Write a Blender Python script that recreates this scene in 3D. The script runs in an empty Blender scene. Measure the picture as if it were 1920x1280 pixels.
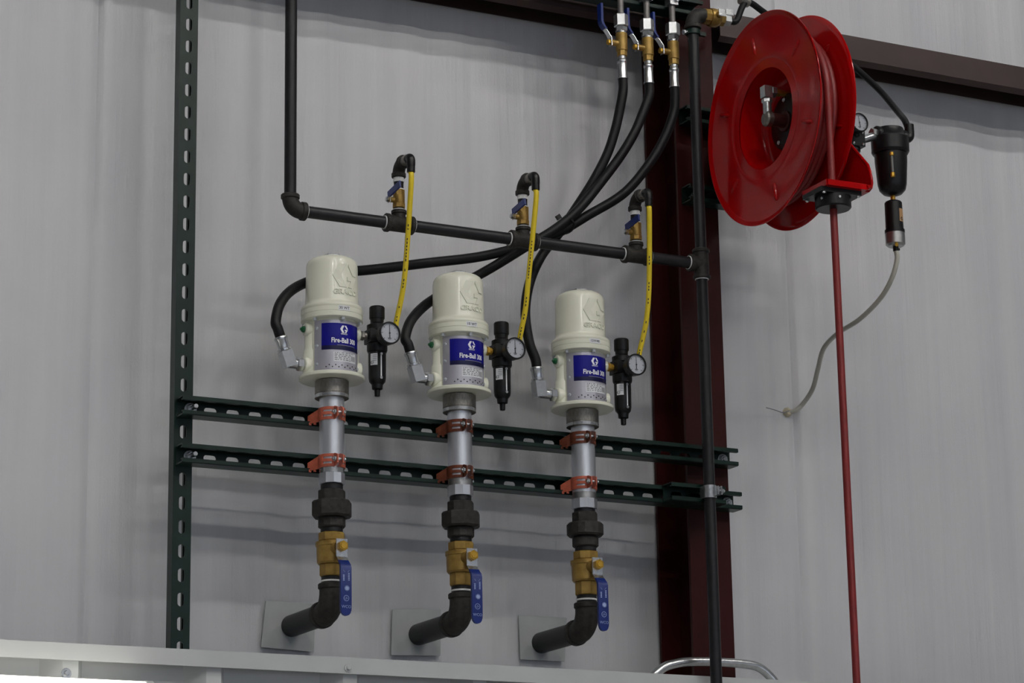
import bpy, bmesh, math, random
from mathutils import Vector, Matrix
random.seed(7)
V = Vector
PI = math.pi
ZO = 2.81                      # height of the survey origin above the shop floor
SC = bpy.context.scene
C = SC.collection

# ------------------------------------------------------------------ camera
F_PX, YAW, PITCH, ROLL = 4983.3, 0.4792, 0.2542, -0.0172
CAM = V((-1.9011, -5.1675, -1.1493 + ZO))
_f = V((math.sin(YAW)*math.cos(PITCH), math.cos(YAW)*math.cos(PITCH), math.sin(PITCH)))
_r0 = V((math.cos(YAW), -math.sin(YAW), 0)); _u0 = _r0.cross(_f)
_r = math.cos(ROLL)*_r0 + math.sin(ROLL)*_u0
_u = -math.sin(ROLL)*_r0 + math.cos(ROLL)*_u0
cam = bpy.data.cameras.new('camera'); cam.sensor_width = 36; cam.lens = F_PX/1920*36
cam.clip_start = 0.05; cam.clip_end = 100
co = bpy.data.objects.new('camera', cam); C.objects.link(co)
M = Matrix((_r, _u, -_f)).transposed().to_4x4(); M.translation = CAM
co.matrix_world = M; SC.camera = co

def at(px, py, Y):
    """survey point: where the sight line of a photo pixel meets the upright plane y = Y"""
    d = _r*((px-960)/F_PX) + _u*(-(py-640)/F_PX) + _f
    return CAM + d*((Y-CAM.y)/d.y)

# ------------------------------------------------------------------ world, light, exposure
w = bpy.data.worlds.new('world'); SC.world = w; w.use_nodes = True
w.node_tree.nodes['Background'].inputs[0].default_value = (0.55, 0.58, 0.62, 1)
w.node_tree.nodes['Background'].inputs[1].default_value = 0.3
SC.view_settings.view_transform = 'Standard'; SC.view_settings.look = 'None'
SC.view_settings.exposure = 0.0; SC.view_settings.gamma = 1.0
SC.view_settings.use_curve_mapping = False

CEILING_LIGHT = 92.0      # emission of the high-bay fixtures
FILL_LIGHT = 0.95         # emission of the fill panels added on the front wall
STRIP_LIGHT = 4.0         # emission of the strip light on the liner wall

# ------------------------------------------------------------------ materials
def lin(c):
    return tuple(((v/255)/12.92 if v/255 <= 0.04045 else ((v/255+0.055)/1.055)**2.4) for v in c) + (1,)
MATS = {}
def mat(name, col, rough=0.5, metal=0.0, var=0.0, scale=40.0, bump=0.0, bscale=200.0, coat=0.0, stretch=None, dark=None, spec=0.5):
    if name in MATS: return MATS[name]
    m = bpy.data.materials.new(name); m.use_nodes = True; nt = m.node_tree
    b = nt.nodes['Principled BSDF']; L = nt.links.new
    b.inputs['Base Color'].default_value = lin(col)
    b.inputs['Roughness'].default_value = rough; b.inputs['Metallic'].default_value = metal
    b.inputs['Specular IOR Level'].default_value = spec
    if coat: b.inputs['Coat Weight'].default_value = coat; b.inputs['Coat Roughness'].default_value = 0.08
    tc = nt.nodes.new('ShaderNodeTexCoord'); mp = nt.nodes.new('ShaderNodeMapping')
    L(tc.outputs['Object'], mp.inputs[0])
    if stretch: mp.inputs['Scale'].default_value = stretch
    if var:
        n = nt.nodes.new('ShaderNodeTexNoise'); n.inputs['Scale'].default_value = scale; n.inputs['Detail'].default_value = 5
        L(mp.outputs[0], n.inputs['Vector'])
        r = nt.nodes.new('ShaderNodeValToRGB')
        c = lin(col); d = lin(dark) if dark else tuple(x*(1-var) for x in c[:3])+(1,)
        r.color_ramp.elements[0].position = 0.3; r.color_ramp.elements[0].color = d
        r.color_ramp.elements[1].position = 0.7; r.color_ramp.elements[1].color = tuple(min(1, x*(1+var*0.6)) for x in c[:3])+(1,)
        L(n.outputs[0], r.inputs[0]); L(r.outputs[0], b.inputs['Base Color'])
    if bump:
        n2 = nt.nodes.new('ShaderNodeTexNoise'); n2.inputs['Scale'].default_value = bscale; n2.inputs['Detail'].default_value = 4
        L(mp.outputs[0], n2.inputs['Vector'])
        bp = nt.nodes.new('ShaderNodeBump'); bp.inputs['Strength'].default_value = bump; bp.inputs['Distance'].default_value = 0.002
        L(n2.outputs[0], bp.inputs['Height']); L(bp.outputs[0], b.inputs['Normal'])
    MATS[name] = m
    return m
def emis(name, col, s):
    m = bpy.data.materials.new(name); m.use_nodes = True; nt = m.node_tree
    b = nt.nodes['Principled BSDF']; b.inputs['Base Color'].default_value = lin(col)
    b.inputs['Emission Color'].default_value = lin(col); b.inputs['Emission Strength'].default_value = s
    return m
def glass(name):
    m = bpy.data.materials.new(name); m.use_nodes = True; nt = m.node_tree; nt.nodes.clear()
    o = nt.nodes.new('ShaderNodeOutputMaterial'); mx = nt.nodes.new('ShaderNodeMixShader')
    t = nt.nodes.new('ShaderNodeBsdfTransparent'); g = nt.nodes.new('ShaderNodeBsdfGlossy'); g.inputs['Roughness'].default_value = 0.2
    fr = nt.nodes.new('ShaderNodeFresnel'); fr.inputs[0].default_value = 1.45
    nt.links.new(fr.outputs[0], mx.inputs[0]); nt.links.new(t.outputs[0], mx.inputs[1]); nt.links.new(g.outputs[0], mx.inputs[2])
    nt.links.new(mx.outputs[0], o.inputs[0])
    return m
def wall_vinyl():
    m = bpy.data.materials.new('vinyl_facing'); m.use_nodes = True; nt = m.node_tree; L = nt.links.new
    b = nt.nodes['Principled BSDF']; b.inputs['Roughness'].default_value = 0.42
    tc = nt.nodes.new('ShaderNodeTexCoord')
    def noise(sc, scale, det=4):
        mp = nt.nodes.new('ShaderNodeMapping'); mp.inputs['Scale'].default_value = sc
        L(tc.outputs['Object'], mp.inputs[0])
        n = nt.nodes.new('ShaderNodeTexNoise'); n.inputs['Scale'].default_value = scale; n.inputs['Detail'].default_value = det
        L(mp.outputs[0], n.inputs['Vector']); return n.outputs[0]
    st = noise((1, 1, 0.03), 26); fine = noise((1, 1, 0.35), 420, 2); cl = noise((1, 1, 0.6), 3.5, 3)
    r = nt.nodes.new('ShaderNodeValToRGB')
    r.color_ramp.elements[0].position = 0.3; r.color_ramp.elements[0].color = lin((187, 187, 191))
    r.color_ramp.elements[1].position = 0.7; r.color_ramp.elements[1].color = lin((203, 203, 204))
    mx = nt.nodes.new('ShaderNodeMath'); mx.operation = 'MULTIPLY_ADD'; mx.inputs[1].default_value = 0.5
    L(cl, mx.inputs[0]); 
    h = nt.nodes.new('ShaderNodeMath'); h.operation = 'MULTIPLY'; h.inputs[1].default_value = 0.5; L(st, h.inputs[0])
    L(h.outputs[0], mx.inputs[2]); L(mx.outputs[0], r.inputs[0]); L(r.outputs[0], b.inputs['Base Color'])
    a = nt.nodes.new('ShaderNodeMath'); a.operation = 'MULTIPLY_ADD'; a.inputs[1].default_value = 0.10
    L(fine, a.inputs[0]); L(st, a.inputs[2])
    bp = nt.nodes.new('ShaderNodeBump'); bp.inputs['Strength'].default_value = 0.55; bp.inputs['Distance'].default_value = 0.008
    L(a.outputs[0], bp.inputs['Height']); L(bp.outputs[0], b.inputs['Normal'])
    return m

VINYL = wall_vinyl()
CREAM = mat('cream_enamel', (233, 233, 215), 0.26, 0, 0.02, 30, 0.0, 260, coat=0.2)
GREEN = mat('green_strut_paint', (7, 33, 26), 0.36, 0, 0.25, 30, 0.03, 300, spec=0.3)
BLACKPIPE = mat('black_iron_pipe', (30, 30, 33), 0.4, 0.0, 0.25, 60, 0.1, 300, spec=0.3)
IRON = mat('malleable_iron', (50, 47, 44), 0.6, 0.0, 0.3, 90, 0.35, 420, dark=(32, 30, 29), spec=0.3)
RUBBER = mat('black_rubber', (17, 18, 20), 0.5, 0, 0.2, 80, 0.08, 300, spec=0.25)
PLASTIC = mat('black_plastic', (12, 12, 14), 0.36, 0, 0.15, 60, 0.05, 400, spec=0.35)
YELLOW = mat('yellow_hose_rubber', (230, 202, 40), 0.5, 0, 0.06, 60)
STEEL = mat('zinc_plated_steel', (204, 206, 208), 0.26, 0.9, 0.15, 120, 0.05, 500)
CHROME = mat('polished_tube_steel', (228, 231, 238), 0.34, 0.85, 0.06, 60, stretch=(1, 1, 0.1))
BRUSHED = mat('machined_steel', (150, 146, 140), 0.42, 1.0, 0.25, 300, 0.35, 900, stretch=(1, 1, 0.4))
DULLTUBE = mat('dull_steel_tube', (128, 124, 122), 0.5, 0.6, 0.15, 60)
BRASS = mat('forged_brass', (166, 136, 70), 0.4, 0.5, 0.2, 60, 0.12, 300, dark=(136, 106, 50))
BRASS2 = mat('bright_brass', (204, 160, 62), 0.3, 0.7, 0.1, 60)
BLUE = mat('blue_vinyl_grip', (10, 36, 106), 0.38, 0, 0.1, 40, spec=0.35)
DECAL = mat('blue_decal', (17, 15, 122), 0.28, 0, 0.04, 20, spec=0.3)
DECALDK = mat('navy_decal_band', (14, 15, 62), 0.28)
PLATE = mat('aluminium_label_plate', (196, 194, 204), 0.34, 0.55, 0.06, 40, 0.03, 300)
WHITE = mat('white_print', (236, 236, 238), 0.5)
PAPER = mat('white_paper_label', (226, 227, 230), 0.55)
INK = mat('black_print', (24, 24, 26), 0.5)
GREYINK = mat('grey_print', (128, 128, 134), 0.5)
SCREW = mat('bright_zinc_screw', (206, 212, 218), 0.25, 0.4)
TAPE = mat('thread_tape', (232, 232, 230), 0.6)
ORANGE = mat('copper_orange_clamp', (188, 96, 72), 0.45, 0.1, 0.18, 70, 0.12, 300)
RUST = mat('copper_brown_clamp', (112, 56, 34), 0.42, 0.2, 0.25, 70, 0.12, 300)
GREENPLUG = mat('green_plug', (18, 92, 52), 0.35)
RED = mat('red_reel_enamel', (162, 3, 6), 0.14, 0, 0.04, 15, spec=0.25)
REDHOSE = mat('red_hose_rubber', (120, 26, 26), 0.48, 0, 0.12, 60)
COLUMN = mat('oxide_primer', (50, 14, 13), 0.42, 0, 0.12, 20, 0.05, 200, spec=0.15)
GIRT = mat('oxide_primer_girt', (52, 35, 33), 0.5, 0, 0.12, 20, 0.05, 200)
LINER = mat('white_liner_steel', (190, 192, 192), 0.36, 0, 0.03, 12, 0.05, 40)
GALV = mat('grey_sheet_plate', (166, 169, 168), 0.4, 0.0, 0.06, 30)
CLEAR = mat('milky_vinyl_tube', (186, 184, 172), 0.3, 0, 0.06, 40)
FOAM = mat('cream_caulk', (196, 186, 160), 0.8, 0, 0.2, 120, 0.5, 500)
DIAL = mat('gauge_dial', (226, 228, 234), 0.5)
GLASS = glass('gauge_glass')
ALU = mat('cast_aluminium', (182, 182, 182), 0.35, 1.0, 0.15, 80)
CONCRETE = mat('shop_floor_concrete', (168, 168, 166), 0.5, 0, 0.12, 3, 0.1, 30)
CEIL = mat('white_roof_liner', (120, 122, 124), 0.6, 0, 0.04, 4)
SHOPWALL = mat('shop_wall_liner', (112, 114, 117), 0.6, 0, 0.04, 4)
BAYLIGHT = emis('high_bay_lens', (255, 252, 247), CEILING_LIGHT)
FILLGLOW = emis('door_daylight', (226, 236, 255), FILL_LIGHT)  # cool glow for the added fill panels facing the pumps
STRIPGLOW = emis('strip_lens', (255, 252, 240), STRIP_LIGHT)

# ------------------------------------------------------------------ mesh builder
def frame(d, ref=None):
    d = V(d).normalized()
    a = V(ref) if ref is not None else (V((0, 0, 1)) if abs(d.z) < 0.9 else V((0, -1, 0)))
    e1 = (a - d*a.dot(d)).normalized(); e2 = d.cross(e1)
    return e1, e2, d
class MB:
    def __init__(s): s.v = []; s.f = []
    def add(s, vs, fs):
        o = len(s.v); s.v += [V(p) for p in vs]; s.f += [tuple(i+o for i in f) for f in fs]; return s
    def box(s, lo, hi):
        x0, y0, z0 = lo; x1, y1, z1 = hi
        return s.add([(x0,y0,z0),(x1,y0,z0),(x1,y1,z0),(x0,y1,z0),(x0,y0,z1),(x1,y0,z1),(x1,y1,z1),(x0,y1,z1)],
                     [(3,2,1,0),(4,5,6,7),(0,1,5,4),(1,2,6,5),(2,3,7,6),(3,0,4,7)])
    def cbox(s, c, size, d=None, ref=None):
        e1, e2, e3 = frame(d, ref) if d is not None else (V((1,0,0)), V((0,1,0)), V((0,0,1)))
        c = V(c); a, b, h = [q/2 for q in size]
        vs = [c+e1*(sx*a)+e2*(sy*b)+e3*(sz*h) for sz in (-1,1) for sx, sy in ((-1,-1),(1,-1),(1,1),(-1,1))]
        return s.add(vs, [(3,2,1,0),(4,5,6,7),(0,1,5,4),(1,2,6,5),(2,3,7,6),(3,0,4,7)])
    def lathe(s, o, d, prof, n=28, ref=None, cap=True, a0=0.0):
        """prof: list of (distance along d, radius)"""
        e1, e2, e3 = frame(d, ref); o = V(o); vs = []; fs = []
        for h, r in prof:
            for k in range(n):
                a = a0 + 2*PI*k/n
                vs.append(o+e3*h+e1*(r*math.cos(a))+e2*(r*math.sin(a)))
        for i in range(len(prof)-1):
            for k in range(n):
                q = (k+1) % n; fs.append((i*n+k, i*n+q, (i+1)*n+q, (i+1)*n+k))
        if cap:
            fs.append(tuple(reversed(range(n)))); fs.append(tuple((len(prof)-1)*n+k for k in range(n)))
        return s.add(vs, fs)
    def cyl(s, p0, p1, r, ch=0.0, n=24, a0=0.0, ref=None):
        p0, p1 = V(p0), V(p1); L = (p1-p0).length
        pr = [(0, r), (L, r)] if ch <= 0 else [(0, r-ch), (ch, r), (L-ch, r), (L, r-ch)]
        return s.lathe(p0, p1-p0, pr, n, ref, True, a0)
    def hex(s, p0, p1, r, ch=0.0015, n=6, a0=0.0, ref=None): return s.cyl(p0, p1, r, ch, n, a0, ref)
    def tube(s, pts, r, n=14, cap=True):
        pts = [V(p) for p in pts]; m = len(pts); rs = r if isinstance(r, (list, tuple)) else [r]*m
        T = [(pts[min(i+1, m-1)]-pts[max(i-1, 0)]).normalized() for i in range(m)]
        e1 = frame(T[0])[0]; vs = []; fs = []
        for i in range(m):
            e1 = (e1-T[i]*e1.dot(T[i])).normalized(); e2 = T[i].cross(e1)
            for k in range(n):
                a = 2*PI*k/n; vs.append(pts[i]+e1*(rs[i]*math.cos(a))+e2*(rs[i]*math.sin(a)))
        for i in range(m-1):
            for k in range(n):
                q = (k+1) % n; fs.append((i*n+k, i*n+q, (i+1)*n+q, (i+1)*n+k))
        if cap: fs.append(tuple(reversed(range(n)))); fs.append(tuple((m-1)*n+k for k in range(n)))
        return s.add(vs, fs)
    def prism(s, poly, o, ex, ey, ez, h):
        """polygon in the plane (ex,ey) extruded h along ez"""
        o, ex, ey, ez = V(o), V(ex), V(ey), V(ez); n = len(poly)
        vs = [o+ex*a+ey*b for a, b in poly]+[o+ex*a+ey*b+ez*h for a, b in poly]
        return s.add(vs, [tuple(reversed(range(n))), tuple(range(n, 2*n))]+[(k, (k+1)%n, n+(k+1)%n, n+k) for k in range(n)])
    def elbow(s, p0, c, p1, r, n=18, m=10, bend=None):
        """pipe from p0 via corner c to p1 with a rounded turn"""
        p0, c, p1 = V(p0), V(c), V(p1); a = (p0-c).normalized(); b = (p1-c).normalized()
        R = bend or min((p0-c).length, (p1-c).length)
        pts = [p0] if (p0-c).length > R*1.01 else []
        ce = c+a*R+b*R
        for i in range(m+1):
            t = PI/2*i/m; pts.append(ce-b*(R*math.cos(t))-a*(R*math.sin(t)))
        if (p1-c).length > R*1.01: pts.append(p1)
        return s.tube(pts, r, n)
    def build(s, name, material, parent=None, sharp=35, off=None):
        me = bpy.data.meshes.new(name)
        if off is None: off = OFF.get(parent.name, V((0,0,0))) if parent else V((0,0,0))
        me.from_pydata([p-off for p in s.v], [], s.f)
        bm = bmesh.new(); bm.from_mesh(me); bmesh.ops.recalc_face_normals(bm, faces=bm.faces); bm.to_mesh(me); bm.free()
        me.materials.append(material)
        me.polygons.foreach_set('use_smooth', [True]*len(me.polygons)); me.set_sharp_from_angle(angle=math.radians(sharp))
        ob = bpy.data.objects.new(name, me); C.objects.link(ob)
        if parent: ob.parent = parent; OFF[ob.name] = off
        return ob
OFF = {}
def thing(name, label, cat, loc, group=None, local=False):
    o = bpy.data.objects.new(name, None); C.objects.link(o); o.empty_display_size = 0.05
    o.location = loc; o['label'] = label; o['category'] = cat
    if group: o['group'] = group
    OFF[o.name] = V((0,0,0)) if local else V(loc)
    return o
def single(mb, name, material, label, cat, group=None, sharp=35):
    c = sum(mb.v, V((0,0,0)))/len(mb.v)
    o = mb.build(name, material, None, sharp, off=c); o.location = c
    o['label'] = label; o['category'] = cat
    if group: o['group'] = group
    return o
def struct(mb, name, material, sharp=35):
    o = mb.build(name, material, None, sharp); o['kind'] = 'structure'; OFF[o.name] = V((0,0,0)); return o
def smooth(pts, k=8):
    pts = [V(p) for p in pts]; out = []
    P = [2*pts[0]-pts[1]]+pts+[2*pts[-1]-pts[-2]]
    for i in range(1, len(P)-2):
        for j in range(k):
            t = j/k; a, b, c, d = P[i-1], P[i], P[i+1], P[i+2]
            out.append(0.5*((2*b)+(c-a)*t+(2*a-5*b+4*c-d)*t*t+(3*b-a-3*c+d)*t**3))
    return out+[pts[-1]]
def text2d(s, size, sx=1.0, bold=0.0, extrude=0.0):
    cu = bpy.data.curves.new('txt', 'FONT'); cu.body = s; cu.size = size; cu.align_x = 'CENTER'; cu.align_y = 'CENTER'
    cu.offset = bold; cu.resolution_u = 3; cu.extrude = extrude
    o = bpy.data.objects.new('txt', cu); C.objects.link(o)
    dg = bpy.context.evaluated_depsgraph_get(); ev = o.evaluated_get(dg); me = ev.to_mesh()
    vs = [(v.co.x*sx, v.co.y, v.co.z) for v in me.vertices]; fs = [tuple(p.vertices) for p in me.polygons]
    ev.to_mesh_clear(); bpy.data.objects.remove(o); bpy.data.curves.remove(cu)
    return vs, fs
def wrap(vs, r, phi0, z0, h=0.0):
    """flat (u,v,d) -> on a vertical cylinder about the local z axis; phi 0 faces -y"""
    out = []
    for u, v, d in vs:
        a = phi0+u/r; R = r+h+d
        out.append((R*math.sin(a), -R*math.cos(a), z0+v))
    return out
def sheet(u0, u1, v0, v1, n=14):
    vs = []; fs = []
    for i in range(n+1):
        u = u0+(u1-u0)*i/n; vs += [(u, v0, 0), (u, v1, 0)]
    for i in range(n): fs.append((2*i, 2*i+2, 2*i+3, 2*i+1))
    return vs, fs
def band(r, t, a0, a1, z0, z1, n=24):
    """solid curved plate about z: phi a0..a1"""
    vs = []; fs = []
    for i in range(n+1):
        a = a0+(a1-a0)*i/n; sx, sy = math.sin(a), -math.cos(a)
        vs += [(r*sx, r*sy, z0), ((r+t)*sx, (r+t)*sy, z0), ((r+t)*sx, (r+t)*sy, z1), (r*sx, r*sy, z1)]
    for i in range(n):
        b = 4*i; c = b+4
        for k in range(4): fs.append((b+k, c+k, c+(k+1)%4, b+(k+1)%4))
    fs.append((0,1,2,3)); fs.append((4*n+3, 4*n+2, 4*n+1, 4*n))
    return vs, fs
HEXG = [[(-.5,.87),(.06,.87),(-.40,0),(.06,-.87),(-.5,-.87),(-1,0)],
        [(.22,.87),(.5,.87),(1,.06),(.60,.06),(.18,.72)],
        [(.10,-.10),(1,-.10),(.5,-.87),(.16,-.87),(.40,-.38),(.10,-.38)]]
def hexg(size, depth):
    vs = []; fs = []
    for poly in HEXG:
        o = len(vs); n = len(poly)
        vs += [(a*size, b*size, 0) for a, b in poly]
        if depth: vs += [(a*size, b*size, depth) for a, b in poly]
        if depth:
            fs.append(tuple(o+n+k for k in range(n)))
            fs += [(o+k, o+(k+1)%n, o+n+(k+1)%n, o+n+k) for k in range(n)]
        else: fs.append(tuple(o+k for k in range(n)))
    return vs, fs
def slotted(mb, o, ea, eb, en, length, width, t, slots, sl=0.0286, sw=0.0143):
    """plate from o along ea (length) and eb (width, centred), thickness t along en, with rounded slots at distances in slots"""
    o, ea, eb, en = V(o), V(ea), V(eb), V(en); n = 20
    out = []
    for k in range(n):
        a = 2*PI*k/n
        x = math.cos(a)*sw/2+(sl/2-sw/2)*(1 if math.cos(a) > 1e-6 else -1 if math.cos(a) < -1e-6 else 0); out.append((x, math.sin(a)*sw/2))
    half = min([abs(slots[i+1]-slots[i]) for i in range(len(slots)-1)]+[0.0508])/2 if len(slots) > 1 else 0.0254
    edges = []; cur = 0.0
    def plain(a, b):
        if b-a > 1e-5:
            vs = [o+ea*x+eb*y+en*z for z in (0, t) for x, y in ((a,-width/2),(b,-width/2),(b,width/2),(a,width/2))]
            mb.add(vs, [(3,2,1,0),(4,5,6,7),(0,1,5,4),(1,2,6,5),(2,3,7,6),(3,0,4,7)])
    for c in slots:
        a, b = c-half, c+half
        if a < cur-1e-6 or b > length+1e-6: continue
        plain(cur, a); cur = b
        rect = []
        for x, y in out:
            sc = min(half/abs(x) if abs(x) > 1e-9 else 1e9, (width/2)/abs(y) if abs(y) > 1e-9 else 1e9); rect.append((x*sc, y*sc))
        for i, (sx, sy) in enumerate(((1,1),(-1,1),(-1,-1),(1,-1))):
            j = min(range(n), key=lambda q: abs(rect[q][0]-sx*half)+abs(rect[q][1]-sy*width/2)); rect[j] = (sx*half, sy*width/2)
        vs = []
        for z in (0, t):
            vs += [o+ea*(c+x)+eb*y+en*z for x, y in out]+[o+ea*(c+x)+eb*y+en*z for x, y in rect]
        fs = []
        for k in range(n):
            q = (k+1) % n
            fs += [(k, q, n+q, n+k), (2*n+k, 3*n+k, 3*n+q, 2*n+q), (k, 2*n+k, 2*n+q, q)]
            if abs(abs(rect[k][1])-width/2) < 1e-6 and abs(abs(rect[q][1])-width/2) < 1e-6: fs.append((n+k, n+q, 3*n+q, 3*n+k))
        mb.add(vs, fs)
    plain(cur, length)
def strut(mb, o, ea, eb, en, length, depth, slots, w=0.0413, t=0.0027):
    """channel: slotted web at o, opening along en"""
    o, ea, eb, en = V(o), V(ea), V(eb), V(en)
    slotted(mb, o, ea, eb, en, length, w, t, slots)
    for s in (-1, 1):
        def bar(b0, b1, n0, n1):
            vs = [o+ea*a+eb*(s*b)+en*n for a in (0, length) for b, n in ((b0,n0),(b1,n0),(b1,n1),(b0,n1))]
            mb.add(vs, [(3,2,1,0),(4,5,6,7),(0,1,5,4),(1,2,6,5),(2,3,7,6),(3,0,4,7)])
        bar(w/2-t, w/2, t, depth-0.002)
        bar(w/2-0.0095, w/2-0.0015, depth-t, depth)         # in-turned lip
        bar(w/2-0.003, w/2-0.0007, depth-0.0028, depth-0.0008)
        bar(w/2-0.0095, w/2-0.0095+t, depth-0.009, depth-t)
def bolt(name, parent, p, d, r=0.008, h=0.006, material=None, washer=0.0, stud=0.0):
    m = MB(); p = V(p); d = V(d).normalized()
    if washer: m.cyl(p, p+d*0.002, washer, 0.0005, 20)
    m.hex(p+d*0.0015, p+d*(0.0015+h), r)
    if stud: m.cyl(p+d*h, p+d*(h+stud), r*0.5, 0.0008, 12)
    return m.build(name, material or STEEL, parent)

# ------------------------------------------------------------------ the room shell
WY = 0.155                                        # inner face of the insulated wall
X0, X1, YF, ZC = -7.0, 9.0, -13.0, 9.4
def insulation(x0, x1, name, parent, seed):
    rnd = random.Random(seed); ks = [(rnd.uniform(4, 60), rnd.uniform(0, 6.3), rnd.uniform(0.3, 1.0)) for _ in range(16)]
    nx = max(8, int((x1-x0)/0.012)); z0, z1, nz = 2.2, ZC, 60
    m = MB(); vs = []; fs = []
    for i in range(nx+1):
        x = x0+(x1-x0)*i/nx
        e = min(1.0, min(x-x0, x1-x)/0.012)
        for j in range(nz+1):
            z = z0+(z1-z0)*j/nz
            d = sum(a*math.sin(k*(x+0.03*math.sin(1.3*z+p))+p)/math.sqrt(k) for k, p, a in ks)*0.0042
            d += 0.004*math.sin(2.1*z+0.8*x+seed)
            vs.append((x, WY+0.003-d*e*0.9+(1-e)*0.007, z))
    for i in range(nx):
        for j in range(nz):
            a = i*(nz+1)+j; fs.append((a, a+nz+1, a+nz+2, a+1))
    m.add(vs, fs)
    return m.build(name, VINYL, parent, 60)
m = MB(); m.box((X0, WY+0.03, 0), (X1, WY+0.08, ZC)); wall = struct(m, 'wall_back', SHOPWALL)
seams = [X0, at(176, 500, WY).x-1.82, at(176, 500, WY).x, at(1490, 760, WY).x, at(1490, 760, WY).x+1.82, X1]
for i in range(len(seams)-1): insulation(seams[i], seams[i+1], 'insulation_panel', wall, 3+i)
m = MB(); m.box((X0, YF, -0.1), (X1, WY+0.08, 0)); struct(m, 'floor', CONCRETE)
m = MB(); m.box((X0, YF, ZC), (X1, WY+0.08, ZC+0.1)); struct(m, 'ceiling', CEIL)
m = MB(); m.box((X0-0.1, YF, 0), (X0, WY+0.08, ZC)); struct(m, 'wall_left', SHOPWALL)
m = MB(); m.box((X1, YF, 0), (X1+0.1, WY+0.08, ZC)); struct(m, 'wall_right', SHOPWALL)
m = MB(); m.box((X0, YF-0.1, 0), (X1, YF, ZC)); struct(m, 'wall_front', SHOPWALL)
for k, x in enumerate((-4.4, 1.0, 6.4)):          # door-sized glowing panels added out of view for frontal fill light
    m = MB(); m.box((x-1.9, YF+0.005, 0.02), (x+1.9, YF+0.06, 4.5)); d = struct(m, 'door_%d' % (k+1), SHOPWALL)
    for r in range(5):
        for c in range(4):
            m = MB(); m.box((x-1.8+c*0.91, YF+0.06, 0.35+r*0.82), (x-1.8+c*0.91+0.85, YF+0.068, 0.35+r*0.82+0.70)); m.build('pane', FILLGLOW, d)
k = 0
for y in (-4.8, -7.6, -10.6):
    for x in (-3.4, -0.4, 2.6, 5.6):
        t = thing('high_bay_light', 'long fluorescent high-bay light hung below the shop ceiling', 'light', (x, y, ZC-0.5), 'high-bay lights under the ceiling')
        m = MB(); m.box((x-0.62, y-0.16, ZC-0.50), (x+0.62, y+0.16, ZC-0.42)); m.build('housing', LINER, t)
        for q in (-0.11, -0.037, 0.037, 0.11):
            m = MB(); m.cyl((x-0.59, y+q, ZC-0.515), (x+0.59, y+q, ZC-0.515), 0.014, 0, 10); m.build('tube', BAYLIGHT, t)
        for q in (-0.45, 0.45):
            m = MB(); m.cyl((x+q, y, ZC-0.42), (x+q, y, ZC), 0.004, 0, 8); m.build('hanger', STEEL, t)

# column (wide flange) -------------------------------------------------
CX0, CX1, CB = 1.236, 1.346, 0.150
m = MB(); tf = 0.009
m.box((CX0, 0.0005, 0), (CX1, tf, ZC)); m.box((CX0, CB-tf, 0), (CX1, CB, ZC)); m.box(((CX0+CX1)/2-0.004, tf, 0), ((CX0+CX1)/2+0.004, CB-tf, ZC))
single(m, 'steel_column', COLUMN, 'dark red steel column standing between the pumps and the hose reel', 'column')
# girts ----------------------------------------------------------------
GZ = at(1600, 61, 0.01).z
def girt(name, x0, x1, cope, label):
    m = MB(); gy = 0.0315
    prof = [(gy,0),(gy,-0.062),(gy+0.012,-0.074),(gy+0.013,-0.0725),(gy+0.0025,-0.061),(gy+0.0025,-0.0025),(WY-0.0145,-0.0025),(WY-0.0145,-0.062),(WY-0.012,-0.062),(WY-0.012,0)]
    m.prism(prof, (x0+cope, 0, GZ), (0,1,0), (0,0,1), (1,0,0), x1-x0-cope)
    if cope: m.box((x0, gy+0.03, GZ-0.0025), (x0+cope, WY-0.012, GZ)); m.box((x0, WY-0.0145, GZ-0.062), (x0+cope, WY-0.012, GZ-0.0025))
    return single(m, name, GIRT, label, 'girt')
girt('wall_girt', CX1+0.0005, 5.2, 0.045, 'brown steel wall girt running on behind the red reel')
girt('wall_girt', -4.5, CX0-0.0005, 0, 'brown steel wall girt above the three pumps')

# liner wainscot -----------------------------------------------------------
LY = -0.062                                        # face of the cap trim
LZ = at(600, 1229.5, LY).z
m = MB()
x = X0; pts = []
RIB0 = at(133, 1245, -0.052).x; PITCH_R = 0.3048
k0 = int((X0-RIB0)/PITCH_R)
pts.append((X0, -0.018))
k = k0
while RIB0+k*PITCH_R < X1-0.1:
    c = RIB0+k*PITCH_R
    if c > X0+0.1: pts += [(c-0.055, -0.018), (c-0.016, -0.050), (c+0.016, -0.050), (c+0.034, -0.018)]
    k += 1
pts.append((X1, -0.018))
n = len(pts)
vs = [(a, b, z) for z in (0.0, LZ-0.003) for a, b in pts]
m.add(vs, [(i, i+1, n+i+1, n+i) for i in range(n-1)])
liner = struct(m, 'wall_liner', LINER, 20)
m = MB(); m.box((X0, LY, LZ-0.034), (X1, LY+0.0015, LZ)); m.box((X0, LY+0.0015, LZ-0.0015), (X1, -0.005, LZ)); m.box((X0, LY+0.0015, LZ-0.034), (X1, LY+0.006, LZ-0.0325))
trim = struct(m, 'trim_1', LINER)
bolt('trim_screw', trim, at(653, 1252, LY), (0,-1,0), 0.0055, 0.005, LINER, 0.009)
bolt('trim_screw', trim, at(1690, 1283, LY), (0,-1,0), 0.0055, 0.005, LINER, 0.009)
bolt('panel_screw', liner, at(124, 1262, -0.0502), (0,-1,0), 0.006, 0.005, STEEL, 0.0105)

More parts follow.
